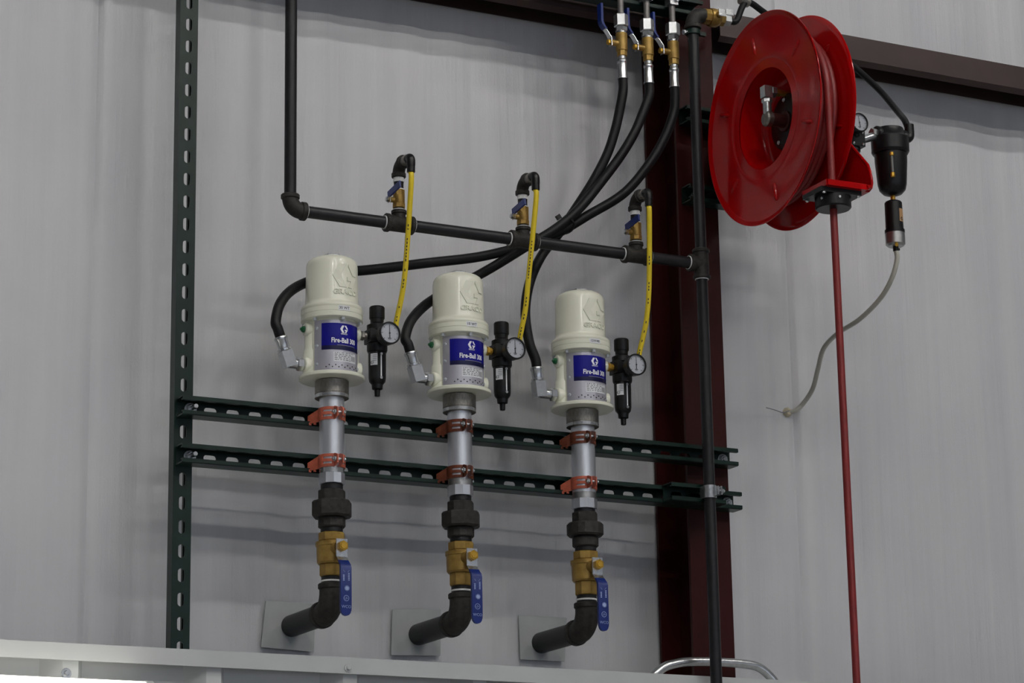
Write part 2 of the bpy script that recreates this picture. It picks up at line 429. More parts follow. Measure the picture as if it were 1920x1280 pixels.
# strip light on the liner, bottom left -----------------------------------------
p = at(140, 1264, -0.15); pe = at(278, 1270, -0.15)
t = thing('strip_light', 'glowing white strip light mounted on the ribbed liner wall', 'light', (p.x, -0.15, p.z-0.06))
m = MB(); m.box((p.x-1.1, -0.10, p.z-0.10), (pe.x, -0.052, p.z-0.012)); m.build('housing', LINER, t)
m = MB(); m.tube([(p.x-1.1, -0.125, p.z-0.03), (pe.x, -0.125, p.z-0.03)], 0.026, 20); m.build('lens', STRIPGLOW, t)
m = MB(); m.cyl((pe.x, -0.125, p.z-0.03), (pe.x+0.018, -0.125, p.z-0.03), 0.0275, 0.002); m.build('end_cap', LINER, t)

# ------------------------------------------------------------------ struts
VX, VZ0, VZ1 = 0.0, LZ-0.09, 1.36+ZO
first = 1.0+ZO
sl = sorted(first-0.0508*i-VZ0 for i in range(-7, 29))
sl = [s for s in sl if 0.03 < s < VZ1-VZ0-0.03]
m = MB(); strut(m, (VX, 0, VZ0), (0,0,1), (1,0,0), (0,1,0), VZ1-VZ0, 0.031, sl)
single(m, 'vertical_strut', GREEN, 'tall dark green slotted channel strut fixed upright on the wall', 'strut')

def hrail(name, x0, x1, zt, y, label, first=None, bolts=(), pitch=0.0508):
    sls = []
    f = first if first is not None else x0+0.035
    while f-pitch > x0+0.028: f -= pitch
    while f < x1-0.026:
        if f > x0+0.026: sls.append(f-x0)
        f += pitch
    t = thing(name, label, 'strut', ((x0+x1)/2, y, zt-0.0413))
    m = MB(); strut(m, (x0, y, zt-0.02065), (1,0,0), (0,0,1), (0,-1,0), x1-x0, 0.0413, sls); m.build('channel', GREEN, t)
    for (bx, st) in bolts: bolt('bolt', t, (bx, y-0.003, zt-0.0207), (0,-1,0), 0.0105, 0.008, STEEL, 0.014, st)
    return t
ZR1 = 0.1557+ZO
ZR2 = at(341, 829, -0.0413).z
XR = at(1384, 842, -0.0413).x
hrail('strut_rail', -0.0168, XR, ZR1, 0, 'upper dark green strut rail carrying the three pumps', 0.0593, ((0.014, 0.028), (XR-0.020, 0.004)))
hrail('strut_rail', -0.0168, at(1391, 921, -0.0413).x, ZR2, 0, 'lower dark green strut rail carrying the three pumps', 0.0593, ((0.014, 0.028), (XR-0.012, 0.004)))
sx0 = at(1242, 908, -0.0415).x; sx1 = at(1361, 915, -0.083).x
hrail('strut_piece', sx0, sx1, ZR2, -0.0415, 'short green strut stacked on the lower rail under the silver pipe clamp', sx0+0.085)
SXE = at(1498, 385, -0.02).x
b1 = at(1272, 205, -0.001); b2 = at(1277.5, 352, -0.001)
hrail('reel_strut', b1.x, SXE, b1.z, -0.001, 'upper green strut reaching from the column behind the red reel', None, ((b1.x+0.035, 0.01),))
hrail('reel_strut', b2.x, SXE, b2.z, -0.001, 'lower green strut reaching from the column behind the red reel', None, ((b2.x+0.035, 0.01), (1.352, 0.01)))
ts = at(1257, 20, -0.0413).z
hrail('tube_strut', 0.86, 1.30, ts+0.0413, 0.0, 'short green strut behind the three steel tubes near the column top')

# ------------------------------------------------------------------ pumps
PX = [0.310, 0.6145, 0.9225]; PY = -0.070
PDZ = [0.0, -0.003, -0.009]
PZ = 0.210+ZO
NAMES = ['30 WT', '10 WT', '15W40']
ROT = math.radians(5)
def make_pump(i):
    t = thing('oil_pump', ['cream oil pump with the 30 WT sticker, beside the upright strut', 'middle cream oil pump, wearing the 10 WT sticker', 'cream oil pump with the 15W40 sticker, beside the red column'][i], 'pump', (PX[i], PY, PZ+PDZ[i]), 'wall-mounted oil pumps', local=True)
    cap = MB().lathe((0,0,0), (0,0,1), [(0.1505,0.0655),(0.1535,0.0670),(0.156,0.0670),(0.160,0.0655),(0.163,0.061),(0.166,0.0583),(0.170,0.0575),(0.252,0.0560),(0.259,0.0548),(0.2645,0.0515),(0.2685,0.046),(0.272,0.038),(0.277,0.022),(0.278,0.01)], 56).build('cap', CREAM, t, 50)
    MB().lathe((0,0,0), (0,0,1), [(0.128,0.064),(0.1295,0.0668),(0.139,0.0672),(0.1395,0.0664),(0.1405,0.0664),(0.141,0.0672),(0.1505,0.0672)], 56).build('collar', CREAM, t, 30)
    m = MB(); m.lathe((0,0,0.2735), (0,0,1), [(0,0.0235),(0.0055,0.0235),(0.0095,0.012),(0.0105,0.004)], 6, a0=0.3); m.build('cap_nut', STEEL, t, 20)
    # raised emblem and maker's word
    em = MB(); vs, fs = hexg(0.0300, 0.0026); em.add(wrap(vs, 0.0568, ROT+0.06, 0.2215, -0.0006), fs)
    vs, fs = text2d('GRACO', 0.0150, 1.12, 0.0004, 0.0013); em.add(wrap(vs, 0.0572, ROT+0.06, 0.1845, 0.0007), fs)
    em.build('raised_emblem', CREAM, cap, 25)
    # sticker
    st = MB(); vs, fs = sheet(-0.0135, 0.0135, -0.0055, 0.0055); st.add(wrap(vs, 0.0672, 0.0, 0.1458, 0.0003), fs); so = st.build('sticker', PAPER, t)
    st = MB(); vs, fs = text2d(NAMES[i], 0.0082 if i < 2 else 0.0078, 1.0, 0.0001); st.add(wrap(vs, 0.0672, 0.0, 0.1458, 0.0006), fs); st.build('lettering', INK, so)
    # body, lugs and base flange
    body = MB(); body.lathe((0,0,0), (0,0,1), [(0.006,0.0525),(0.129,0.0525)], 48)
    for s in (-1, 1):
        body.lathe((s*0.044, 0.004, 0), (0,0,1), [(0.008,0.0205),(0.060,0.0200),(0.066,0.0170),(0.129,0.0165)], 24)
        body.lathe((s*0.050, 0.0, 0.108), (s,0,0), [(0,0.014),(0.0125,0.014),(0.0145,0.012)], 20)
        body.lathe((s*0.050, 0.0, 0.030), (s,0,0), [(0,0.016),(0.0145,0.016),(0.0165,0.014)], 20)
    body.build('body', CREAM, t, 40)
    MB().lathe((0,0,0), (0,0,1), [(0,0.030),(0,0.0695),(0.0012,0.0708),(0.007,0.0708),(0.0085,0.0695),(0.0085,0.02)], 56, cap=False).build('base_flange', CREAM, t, 30)
    # label plate with decal and print
    pm = MB(); vs, fs = band(0.0535, 0.0016, ROT-1.24, ROT+1.24, 0.0095, 0.122, 32); pm.add(vs, fs); pl = pm.build('label_plate', PLATE, t)
    R = 0.0551
    d = MB(); vs, fs = sheet(-0.0500, 0.0500, 0.0655, 0.115, 26); d.add(wrap(vs, R, ROT, 0, 0.0002), fs); dec = d.build('decal', DECAL, pl)
    d = MB(); vs, fs = sheet(-0.0500, 0.0500, 0.0560, 0.0655, 26); d.add(wrap(vs, R, ROT, 0, 0.0002), fs); d.build('decal_band', DECALDK, pl)
    pr = MB(); vs, fs = hexg(0.0094, 0); pr.add(wrap(vs, R, ROT, 0.1020, 0.0005), fs)
    vs, fs = text2d('GRACO', 0.0042, 1.05, 0.00012); pr.add(wrap(vs, R, ROT, 0.0915, 0.0005), fs)
    vs, fs = text2d('Fire-Ball 300', 0.0150, 0.80, 0.0004); pr.add(wrap(vs, R, ROT+0.03, 0.0765, 0.0005), fs)
    pr.build('white_lettering', WHITE, pl)
    g = MB()
    vs, fs = sheet(-0.016, 0.030, -0.0006, 0.0006); g.add(wrap(vs, R, ROT, 0.0665, 0.0005), fs); g.build('thin_print', GREYINK, pl)
    g = MB(); vs, fs = sheet(-0.029, 0.029, 0.0305, 0.0515); g.add(wrap(vs, R, ROT+0.1, 0, 0.0002), fs); lab = g.build('data_label', PAPER, pl)
    g = MB(); rnd = random.Random(4)
    for row in range(5):
        z = 0.0495-row*0.0038; u = -0.027
        while u < 0.008 + (0.0 if row else 0.012):
            L_ = rnd.uniform(0.002, 0.007)
            vs, fs = sheet(u, u+L_, z-0.0009, z+0.0009, 2); g.add(wrap(vs, R, ROT+0.1, 0, 0.0005), fs); u += L_+rnd.uniform(0.0012, 0.004)
    u = 0.0125
    while u < 0.027:
        L_ = rnd.uniform(0.0004, 0.0014); vs, fs = sheet(u, u+L_, 0.034, 0.0455, 1); g.add(wrap(vs, R, ROT+0.1, 0, 0.0005), fs); u += L_+0.0008
    g.build('data_print', GREYINK, lab)
    g = MB()
    for k in range(13):
        a = ROT-0.72+k*0.125; z = 0.0185+(0.0042 if k % 2 else 0)
        c = V((R*math.sin(a), -R*math.cos(a), z)); dr = V((math.sin(a), -math.cos(a), 0)); g.cyl(c-dr*0.001, c+dr*0.0004, 0.0015, 0, 10)
    g.build('vent_holes', INK, pl)
    for a in (ROT-1.12, ROT+1.12):
        for z in (0.105, 0.066, 0.026):
            dr = V((math.sin(a), -math.cos(a), 0)); m = MB(); m.lathe(dr*0.0548+V((0,0,z)), dr, [(0,0.0038),(0.0014,0.0034),(0.0022,0.0016)], 12); m.build('plate_screw', SCREW, pl)
    for k in range(6):
        a = k*PI/3+0.0; c = V((0.0605*math.sin(a), -0.0605*math.cos(a), 0.128)); m = MB(); m.hex(c+V((0,0,0.0005)), c-V((0,0,0.0065)), 0.0042, 0.0006); m.build('collar_bolt', SCREW, t)
    m = MB(); m.lathe((-0.0640,0,0.108), (-1,0,0), [(0,0.0075),(0.005,0.007),(0.0075,0.004),(0.010,0.0025)], 8); m.build('green_plug', GREENPLUG, t)
    # air inlet nipple
    m = MB(); m.cyl((0.0640,0,0.108), (0.082,0,0.108), 0.0078, 0.001, 20); m.hex((0.067,0,0.108), (0.075,0,0.108), 0.0108); m.build('inlet_nipple', BRASS2 if i else BRUSHED, t)
    # lower coupling, tube
    cp = MB().lathe((0,0,0.0005), (0,0,-1), [(0,0.0320),(0.003,0.0365),(0.030,0.0365),(0.0305,0.0358),(0.0315,0.0358),(0.032,0.0365),(0.039,0.0365),(0.0405,0.035),(0.0405,0.02)], 48).build('coupling', BRUSHED, t, 25)
    MB().lathe((0,0,0), (0,0,-1), [(0.0320,0.0367),(0.039,0.0367)], 48, cap=False).build('polished_band', STEEL, cp)
    MB().lathe((0,0,-0.0395), (0,0,-1), [(0,0.0268),(0.150,0.0268)], 40).build('pump_tube', CHROME, t)
    hx = MB(); hx.lathe((0,0,-0.1893), (0,0,-1), [(0,0.0268),(0.0145,0.0272)], 40); hx.build('threaded_ring', ALU if i else STEEL, t)
    hx = MB(); hx.lathe((0,0,-0.2036), (0,0,-1), [(0,0.0282),(0.022,0.0282),(0.0228,0.027)], 10, a0=0.25); hx.build('tube_hex', CHROME, t, 20)
    # outlet elbow, swivel and ferrule end toward -x
    m = MB(); m.cyl((-0.0655,0,0.030), (-0.078,0,0.030), 0.0105, 0.001); m.hex((-0.067,0,0.030), (-0.083,0,0.030), 0.0155, 0.002); m.build('outlet_nut', STEEL, t)
    return t
for i in range(3): make_pump(i)

# ------------------------------------------------------------------ unions, big valves, elbows, wall plates below each pump
PN = ['pump by the strut', 'middle pump', 'pump by the column']
for i in range(3):
    x, y = PX[i], PY; dz = PDZ[i]
    zt = PZ+dz-0.2264
    zu = -0.1165+ZO
    t = thing('pipe_union', 'dark iron pipe union under the %s' % PN[i], 'pipe union', (x, y, zu-0.004), 'iron unions under the pumps')
    m = MB(); m.cyl((x,y,zt), (x,y,zu-0.004), 0.0238, 0.001, 32); m.build('nipple', BLACKPIPE, t)
    a0 = -0.052+ZO-0.004*i*0.5; b0 = -0.0885+ZO
    m = MB(); m.hex((x,y,a0+0.023), (x,y,a0-0.004), 0.0295, 0.002, 8, 0.2); m.build('tailpiece', IRON, t, 25)
    if i < 2:
        m = MB(); m.hex((x,y,a0), (x,y,b0), 0.0435, 0.004, 8, 0.15); m.build('union_nut', IRON, t, 25)
    else:
        m = MB(); m.hex((x,y,a0), (x,y,b0+0.002), 0.041, 0.004, 16, 0.1); m.build('union_nut', IRON, t, 18)
    m = MB(); m.cyl((x,y,b0), (x,y,b0-0.022), 0.0292, 0.0025, 12 if i < 2 else 28); m.build('lower_body', IRON, t, 25)
    # ball valve
    v0 = -0.121+ZO; vc = -0.158+ZO; v1 = -0.2145+ZO-0.002*i
    t = thing('ball_valve', 'brass ball valve with long blue lever under the %s' % PN[i], 'valve', (x, y, v1), 'large brass ball valves')
    m = MB(); m.hex((x,y,v0), (x,y,v0-0.019), 0.0290, 0.002, 8, 0.15)
    m.lathe((x,y,v0-0.0185), (0,0,-1), [(0,0.028),(0.002,0.0345),(0.010,0.0345),(0.012,0.0325),(0.045,0.0315),(0.049,0.0285)], 40)
    m.hex((x,y,v0-0.0665), (x,y,v1), 0.0265, 0.002, 8, 0.15)
    m.lathe((x,y,vc), (0,-1,0), [(0.020,0.017),(0.036,0.0145),(0.044,0.0135)], 28)
    m.build('valve_body', BRASS, t, 28)
    m = MB(); m.cyl((x,y-0.044,vc), (x,y-0.066,vc), 0.0075, 0.001, 16); m.hex((x,y-0.0535,vc), (x,y-0.064,vc), 0.0115, 0.0015); m.build('stem_nut', BRASS2, t, 25)
    hd = MB(); hd.box((x-0.0125, y-0.0535, vc-0.022), (x+0.0125, y-0.0505, vc+0.016))
    hd.add([(x-0.0115,y-0.0535,vc-0.022),(x+0.0115,y-0.0535,vc-0.022),(x+0.0115,y-0.0505,vc-0.022),(x-0.0115,y-0.0505,vc-0.022),
            (x-0.0100,y-0.0705,vc-0.040),(x+0.0100,y-0.0705,vc-0.040),(x+0.0100,y-0.0675,vc-0.040),(x-0.0100,y-0.0675,vc-0.040)],
           [(0,1,2,3),(7,6,5,4),(0,4,5,1),(1,5,6,2),(2,6,7,3),(3,7,4,0)])
    hp = hd.build('lever_plate', STEEL, t)
    sec = [(y-0.0600,vc-0.031,0.0108),(y-0.0705,vc-0.042,0.0118),(y-0.0725,vc-0.048,0.0122),(y-0.0730,vc-0.130,0.0122),(y-0.0730,vc-0.138,0.0116),(y-0.0730,vc-0.144,0.0095),(y-0.0730,vc-0.148,0.0060),(y-0.0730,vc-0.1495,0.0015)]
    vs = []; fs = []
    for yy, zz, hw in sec: vs += [(x-hw,yy-0.003,zz),(x+hw,yy-0.003,zz),(x+hw,yy+0.004,zz),(x-hw,yy+0.004,zz)]
    for k in range(len(sec)-1):
        for q in range(4): fs.append((4*k+q, 4*k+(q+1)%4, 4*k+4+(q+1)%4, 4*k+4+q))
    fs += [(0,1,2,3), tuple(4*(len(sec)-1)+q for q in (3,2,1,0))]
    gr = MB().add(vs, fs).build('lever_grip', BLUE, t, 30)
    pr = MB(); fy = y-0.0764
    def flat(vs, cx, cz, rot=0.0):
        c_, s_ = math.cos(rot), math.sin(rot)
        return [(x+cx+u*c_-v*s_, fy, cz+u*s_+v*c_) for u, v, d in vs]
    for s, sz, cx, cz, rot, sxx in (('WCO', 0.0085, 0, vc-0.131, 0, 1.0),):
        vs, fs = text2d(s, sz, sxx); pr.add(flat(vs, cx, cz, rot), fs)
    def ring(r0, r1, cz, cx=0.0):
        n = 20; vs = [(x+cx+r*math.cos(2*PI*k/n), fy, cz+r*math.sin(2*PI*k/n)) for r in (r0, r1) for k in range(n)]
        pr.add(vs, [(k, (k+1)%n, n+(k+1)%n, n+k) for k in range(n)])
    ring(0.0052, 0.0062, vc-0.113); ring(0.0, 0.0042, vc-0.092, 0.0015); ring(0.0050, 0.0056, vc-0.092, 0.0015)
    for cx, z0, n in ((0.0058, vc-0.060, 5), (-0.0058, vc-0.064, 4)):     # worn small print running down the grip
        for k in range(n):
            q = z0-k*0.0034; pr.add([(x+cx-0.0018, fy, q), (x+cx+0.0018, fy, q), (x+cx+0.0018, fy, q-0.0022), (x+cx-0.0018, fy, q-0.0022)], [(0, 1, 2, 3)])
    for s_ in (-1, 1): pr.add([(x+s_*0.0066, fy, vc-0.054), (x+s_*0.0074, fy, vc-0.054), (x+s_*0.0034, fy, vc-0.0585), (x+s_*0.0026, fy, vc-0.0585)], [(0, 1, 2, 3)])
    vs, fs = text2d('UL', 0.0065, 0.9); pr.add(flat(vs, 0, vc-0.113, 0.5), fs)
    pr.build('grip_print', mat('faded_white_print', (150, 165, 205), 0.5), gr)
    # elbow pipe to the wall
    ez = -0.288+ZO-0.003*i
    t = thing('feed_pipe', 'black iron elbow pipe leaving the wall below the %s' % PN[i], 'pipe', (x, y, ez), 'iron feed pipes from the wall')
    m = MB(); m.cyl((x,y,v1), (x,y,ez+0.045), 0.0222, 0.0008, 28); m.build('nipple', BLACKPIPE, t)
    m = MB(); m.lathe((x,y,v1-0.008), (0,0,-1), [(0,0.0226),(0.003,0.0230),(0.004,0.0224)], 28, cap=False); m.build('thread_tape', TAPE, t)
    m = MB(); m.elbow((x,y,ez+0.050), (x,y,ez), (x,y+0.056,ez), 0.0262, 28, 12, 0.040)
    m.cyl((x,y,ez+0.047), (x,y,ez+0.059), 0.0292, 0.002, 32); m.cyl((x,y+0.044,ez), (x,y+0.058,ez), 0.0292, 0.002, 32)
    m.build('elbow_fitting', IRON, t, 30)
    m = MB(); m.cyl((x,y+0.05,ez), (x,WY-0.0015,ez), 0.0240, 0, 32); m.build('pipe', BLACKPIPE, t)
    # wall plate
    corners = [[(498,1126),(591,1132),(588,1222),(489,1213)], [(735,1142),(826,1142),(825,1229),(733,1228)], [(972,1153),(1062,1158),(1058,1240),(975,1236)]][i]
    cs = [at(px, py, WY-0.004) for px, py in corners]; m = MB()
    m.add([(p.x, WY-0.0060, p.z) for p in cs]+[(p.x, WY-0.0035, p.z) for p in cs], [(0,1,2,3),(7,6,5,4)]+[(k,(k+1)%4,4+(k+1)%4,4+k) for k in range(4)])
    single(m, 'wall_plate', GALV, 'grey metal square on the wall behind the elbow of the %s' % PN[i], 'plate', 'grey wall plates')

# ------------------------------------------------------------------ orange clamps
def clamp(i, zc, material, label):
    x, y = PX[i], PY; r = 0.0270; th = 0.0022; hh = 0.0138
    t = thing('pipe_clamp', label, 'clamp', (x, y, zc), 'copper coloured tube clamps')
    for s, nm in ((-1, 'left_strap'), (1, 'right_strap')):
        m = MB(); n = 22; a1 = 0.24
        # strip bounds in z, with two long slots open in the front quarter
        zs = [-hh, -0.0078, -0.0030, 0.0030, 0.0078, hh]
        for k in range(n):
            f0, f1 = a1+(2.05-a1)*k/n, a1+(2.05-a1)*(k+1)/n
            mid = (f0+f1)/2
            for j in range(5):
                if j in (1, 3) and 0.40 < mid < 1.15: continue
                vs, fs = band(r, th, s*f0, s*f1, zs[j], zs[j+1], 1)
                m.add([(x+p[0], y+p[1], zc+p[2]) for p in vs], fs)
        # ear toward the front
        ex = s*0.0062
        poly = [(-0.0335,-hh),(-0.0255,-hh),(-0.0255,hh),(-0.0335,hh),(-0.0470,0.009),(-0.0470,-0.009)]
        m.prism([(a, b) for a, b in poly], (x+ex-th/2, y, zc), (0,1,0), (0,0,1), (1,0,0), th)
        # foot that flares onto the rail
        a = s*2.05; p0 = V((x+(r+th/2)*math.sin(a), y-(r+th/2)*math.cos(a), zc)); p1 = V((x+s*0.041, -0.036, zc))
        d = (p1-p0); L_ = d.length; e = d.normalized(); nrm = V((e.y, -e.x, 0))
        m.add([p0-nrm*th/2+V((0,0,-hh)), p0+nrm*th/2+V((0,0,-hh)), p0+nrm*th/2+V((0,0,hh)), p0-nrm*th/2+V((0,0,hh)),
               p1-nrm*th/2+V((0,0,-hh-0.002)), p1+nrm*th/2+V((0,0,-hh-0.002)), p1+nrm*th/2+V((0,0,hh-0.012)), p1-nrm*th/2+V((0,0,hh-0.012))],
              [(0,1,2,3),(7,6,5,4),(0,4,5,1),(1,5,6,2),(2,6,7,3),(3,7,4,0)])
        for tq in (0.35, 0.8):                          # teeth hooked under the rail lip
            c_ = p0+d*tq; m.cbox((c_.x, c_.y, zc-hh-0.002), (0.006, th, 0.006))
        m.build(nm, material, t, 30)
    m = MB(); m.cyl((x-0.016,y-0.0395,zc), (x+0.0145,y-0.0395,zc), 0.003, 0, 12); m.hex((x-0.0075,y-0.0395,zc), (x-0.0135,y-0.0395,zc), 0.0062); m.hex((x+0.0078,y-0.0395,zc), (x+0.012,y-0.0395,zc), 0.0058); m.build('clamp_bolt', STEEL, t)
for i in range(3):
    clamp(i, ZR1-0.0215, [ORANGE, RUST, RUST][i], '%s strut clamp on the upper rail holding the %s' % (['bright orange', 'copper brown', 'dark copper brown'][i], PN[i]))
    clamp(i, ZR2-0.0215, [ORANGE, RUST, ORANGE][i], '%s strut clamp on the lower rail holding the %s' % (['bright orange', 'copper brown', 'bright orange'][i], PN[i]))

# ------------------------------------------------------------------ filter regulators
def gauge(t, c, r=0.0245, needle=1.62):
    c = V(c); d = V((0,-1,0))
    g = MB(); g.lathe(c-d*0.016, d, [(0,r*0.8),(0.002,r*0.95),(0.016,r*0.98),(0.018,r*1.02),(0.024,r*1.02),(0.025,r*0.97),(0.025,r*0.885),(0.0205,r*0.875),(0.0205,0.001)], 40, cap=False)
    case = g.build('gauge_case', PLASTIC, t, 30)
    f = c+d*0.0050
    MB().cyl(f-d*0.0006, f, r*0.885, 0, 40).build('dial', DIAL, case)
    p = MB()
    ex, ez = V((1,0,0)), V((0,0,1))
    for k in range(25):
        a = math.radians(225-270*k/24); L_ = 0.16 if k % 4 == 0 else 0.08
        q = f+d*0.0003+(ex*math.cos(a)+ez*math.sin(a))*(r*(0.82-L_/2)); p.cbox(q, (r*L_, 0.0003, r*0.03 if k % 4 else r*0.05), V((0,-1,0)).cross(ex*math.cos(a)+ez*math.sin(a)), ex*math.cos(a)+ez*math.sin(a))
    p.cbox(f+d*0.0003-ez*r*0.45, (r*0.34, 0.0003, r*0.05)); p.cbox(f+d*0.0003-ez*r*0.55, (r*0.24, 0.0003, r*0.04))
    p.build('dial_marks', INK, case)
    nd = MB(); dr = ex*math.cos(needle)+ez*math.sin(needle); nd.prism([(-0.45*r,-0.0007),(0.72*r,-0.0004),(0.72*r,0.0004),(-0.45*r,0.0010)], f+d*0.001, dr, d.cross(dr), d, 0.0004); nd.cyl(f, f+d*0.002, 0.0016, 0, 12); nd.build('needle', INK, case)
    MB().cyl(f+d*0.0028, f+d*0.0032, r*0.89, 0, 32).build('gauge_glass', GLASS, case)
    return case
REG = []
for i in range(3):
    px = [707, 940.5, 1166][i]; py = [627, 651, 683][i]
    q = at(px, py, PY); x, y = q.x, PY; z = PZ+PDZ[i]+0.108
    REG.append(V((x, y, z)))
    t = thing('air_regulator', 'black filter regulator with round gauge beside the %s' % PN[i], 'regulator', (x, y, z-0.125), 'filter regulators with gauges')
    m = MB(); m.lathe((x,y,z), (0,0,1), [(0.041,0.0165),(0.043,0.0170),(0.066,0.0170),(0.0685,0.0155)], 32); m.build('knob', PLASTIC, t, 30)
    m = MB(); m.lathe((x,y,z), (0,0,1), [(-0.034,0.021),(-0.030,0.0225),(-0.016,0.0225),(-0.014,0.019),(0.012,0.019),(0.014,0.0225),(0.026,0.0225),(0.029,0.0165),(0.032,0.0145),(0.042,0.0150)], 28)
    m.cbox((x,y,z), (0.046, 0.036, 0.030)); m.cyl((x-0.024,y,z), (x+0.024,y,z), 0.0135, 0.001); m.build('regulator_body', PLASTIC, t, 30)
    bw = MB().lathe((x,y,z), (0,0,1), [(-0.030,0.018),(-0.036,0.0195),(-0.092,0.0190),(-0.100,0.0175),(-0.106,0.0125),(-0.116,0.0115),(-0.118,0.0065),(-0.131,0.0060),(-0.132,0.0050)], 32).build('bowl', PLASTIC, t, 30)
    a = math.radians(2); bl = MB(); vs, fs = sheet(-0.0015, 0.0015, -0.0285, 0.020, 3); bl.add([(x+p[0], y+p[1], z+p[2]) for p in wrap(vs, 0.0195, a, -0.063, 0.0004)], fs); bl.build('sight_glass', PAPER, bw)
    for zz in (-0.041, -0.094):
        m = MB(); m.cyl((x+0.0190*math.sin(a), y-0.0185*math.cos(a), z+zz), (x+0.0215*math.sin(a), y-0.0215*math.cos(a), z+zz), 0.0034, 0.0006, 12); m.build('sight_screw', STEEL, bw)
    bl = MB(); vs, fs = sheet(-0.0085, 0.0080, -0.013, 0.013, 8); bl.add([(x+p[0], y+p[1], z+p[2]) for p in wrap(vs, 0.0193, math.radians(-46), -0.053, 0.0004)], fs); lb = bl.build('bowl_label', PAPER, bw)
    bl = MB(); vs, fs = hexg(0.0042, 0); bl.add([(x+p[0], y+p[1], z+p[2]) for p in wrap(vs, 0.0193, math.radians(-58), -0.060, 0.0007)], fs)
    for k in range(4):
        vs, fs = sheet(-0.002, 0.0065, -0.0005, 0.0005, 4); bl.add([(x+p[0], y+p[1], z+p[2]) for p in wrap(vs, 0.0193, math.radians(-46), -0.044-k*0.004, 0.0007)], fs)
    bl.build('label_print', GREYINK, lb)
    m = MB(); m.cyl((x,y-0.016,z-0.002), (x,y-0.047,z-0.006), 0.008, 0, 16); m.build('gauge_stem', PLASTIC, t)
    gauge(t, (x, y-0.060, z-0.006), 0.0245, 1.6)
    # inlet elbow for the yellow hose (+x)
    m = MB(); m.cyl((x+0.022,y,z), (x+0.036,y,z), 0.008, 0.001, 16); m.elbow((x+0.030,y,z), (x+0.044,y,z), (x+0.044,y,z+0.016), 0.0075, 14, 8, 0.008); m.build('inlet_elbow', PLASTIC, t)

# ------------------------------------------------------------------ black iron air pipe
PYp = -0.098
zp = at(1012, 455, PYp).z
lx = at(545, 200, PYp).x; rx = at(1308, 300, PYp).x
r34 = 0.0133
t = thing('air_pipe', 'black iron air line dropping down then running across above the pumps', 'pipe', (lx, PYp, zp))
TEX = [at(748, 415, PYp).x, at(981, 447, PYp).x, at(1193, 476, PYp).x]
m = MB(); m.cyl((lx,PYp,zp+0.03), (lx,PYp,ZC), r34, 0, 24); m.build('vertical_pipe', BLACKPIPE, t)
m = MB(); m.elbow((lx,PYp,zp+0.030), (lx,PYp,zp), (lx+0.030,PYp,zp), 0.0178, 24, 10, 0.026); m.cyl((lx,PYp,zp+0.024), (lx,PYp,zp+0.034), 0.0205, 0.0015); m.cyl((lx+0.024,PYp,zp), (lx+0.036,PYp,zp), 0.0205, 0.0015); m.build('elbow_fitting', IRON, t)
ends = [lx+0.03]+TEX+[rx]
for k in range(4):
    m = MB(); m.cyl((ends[k]+(0 if k == 0 else 0.025),PYp,zp), (ends[k+1]-0.025,PYp,zp), r34, 0, 24); m.build('pipe', BLACKPIPE, t)
def taper(p, d, r=0.0150): return MB().lathe(p, d, [(0,r),(0.0025,r),(0.003,r-0.001)], 24, cap=False)
taper((lx+0.0355,PYp,zp), (1,0,0), 0.0160).build('thread_tape', TAPE, t)
for x in TEX:
    m = MB(); m.cyl((x-0.030,PYp,zp), (x+0.030,PYp,zp), 0.0178, 0, 24); m.cyl((x-0.034,PYp,zp), (x-0.024,PYp,zp), 0.0208, 0.0015); m.cyl((x+0.024,PYp,zp), (x+0.034,PYp,zp), 0.0208, 0.0015)
    m.cyl((x,PYp,zp), (x,PYp,zp+0.028), 0.0150, 0, 20); m.cyl((x,PYp,zp+0.022), (x,PYp,zp+0.031), 0.0172, 0.0015); m.build('tee_fitting', IRON, t)
    taper((x+0.0335,PYp,zp), (1,0,0), 0.0165).build('thread_tape', TAPE, t)
    taper((x-0.0335,PYp,zp), (-1,0,0), 0.0150).build('thread_tape', TAPE, t)
# right-hand riser
yt = at(1302, 30, PYp)
t = thing('riser_pipe', 'black iron riser pipe running down the dark red column', 'pipe', (rx, PYp, 0.4))
m = MB(); m.cyl((rx,PYp,zp+0.02), (rx,PYp,yt.z-0.02), r34, 0, 24); m.cyl((rx,PYp,0.4), (rx,PYp,zp-0.02), r34, 0, 24); m.build('pipe', BLACKPIPE, t)
m = MB(); m.cyl((rx,PYp,zp-0.032), (rx,PYp,zp+0.032), 0.0178, 0, 24); m.cyl((rx,PYp,zp-0.036), (rx,PYp,zp-0.027), 0.0205, 0.0015); m.cyl((rx,PYp,zp+0.027), (rx,PYp,zp+0.036), 0.0205, 0.0015)
m.cyl((rx-0.030,PYp,zp), (rx,PYp,zp), 0.0175, 0, 24); m.cyl((rx-0.034,PYp,zp), (rx-0.024,PYp,zp), 0.0205, 0.0015); m.build('tee_fitting', IRON, t)
taper((rx,PYp,zp-0.0355), (0,0,-1), 0.0158).build('thread_tape', TAPE, t); taper((rx,PYp,zp+0.0345), (0,0,1), 0.0155).build('thread_tape', TAPE, t)
taper((rx-0.0335,PYp,zp), (-1,0,0), 0.0158).build('thread_tape', TAPE, t)
zt_ = yt.z
m = MB(); m.elbow((rx,PYp,zt_-0.03), (rx,PYp,zt_+0.004), (rx+0.034,PYp,zt_+0.004), 0.0178, 24, 10, 0.026); m.cyl((rx,PYp,zt_-0.034), (rx,PYp,zt_-0.024), 0.0208, 0.0015); m.build('elbow_fitting', IRON, t)
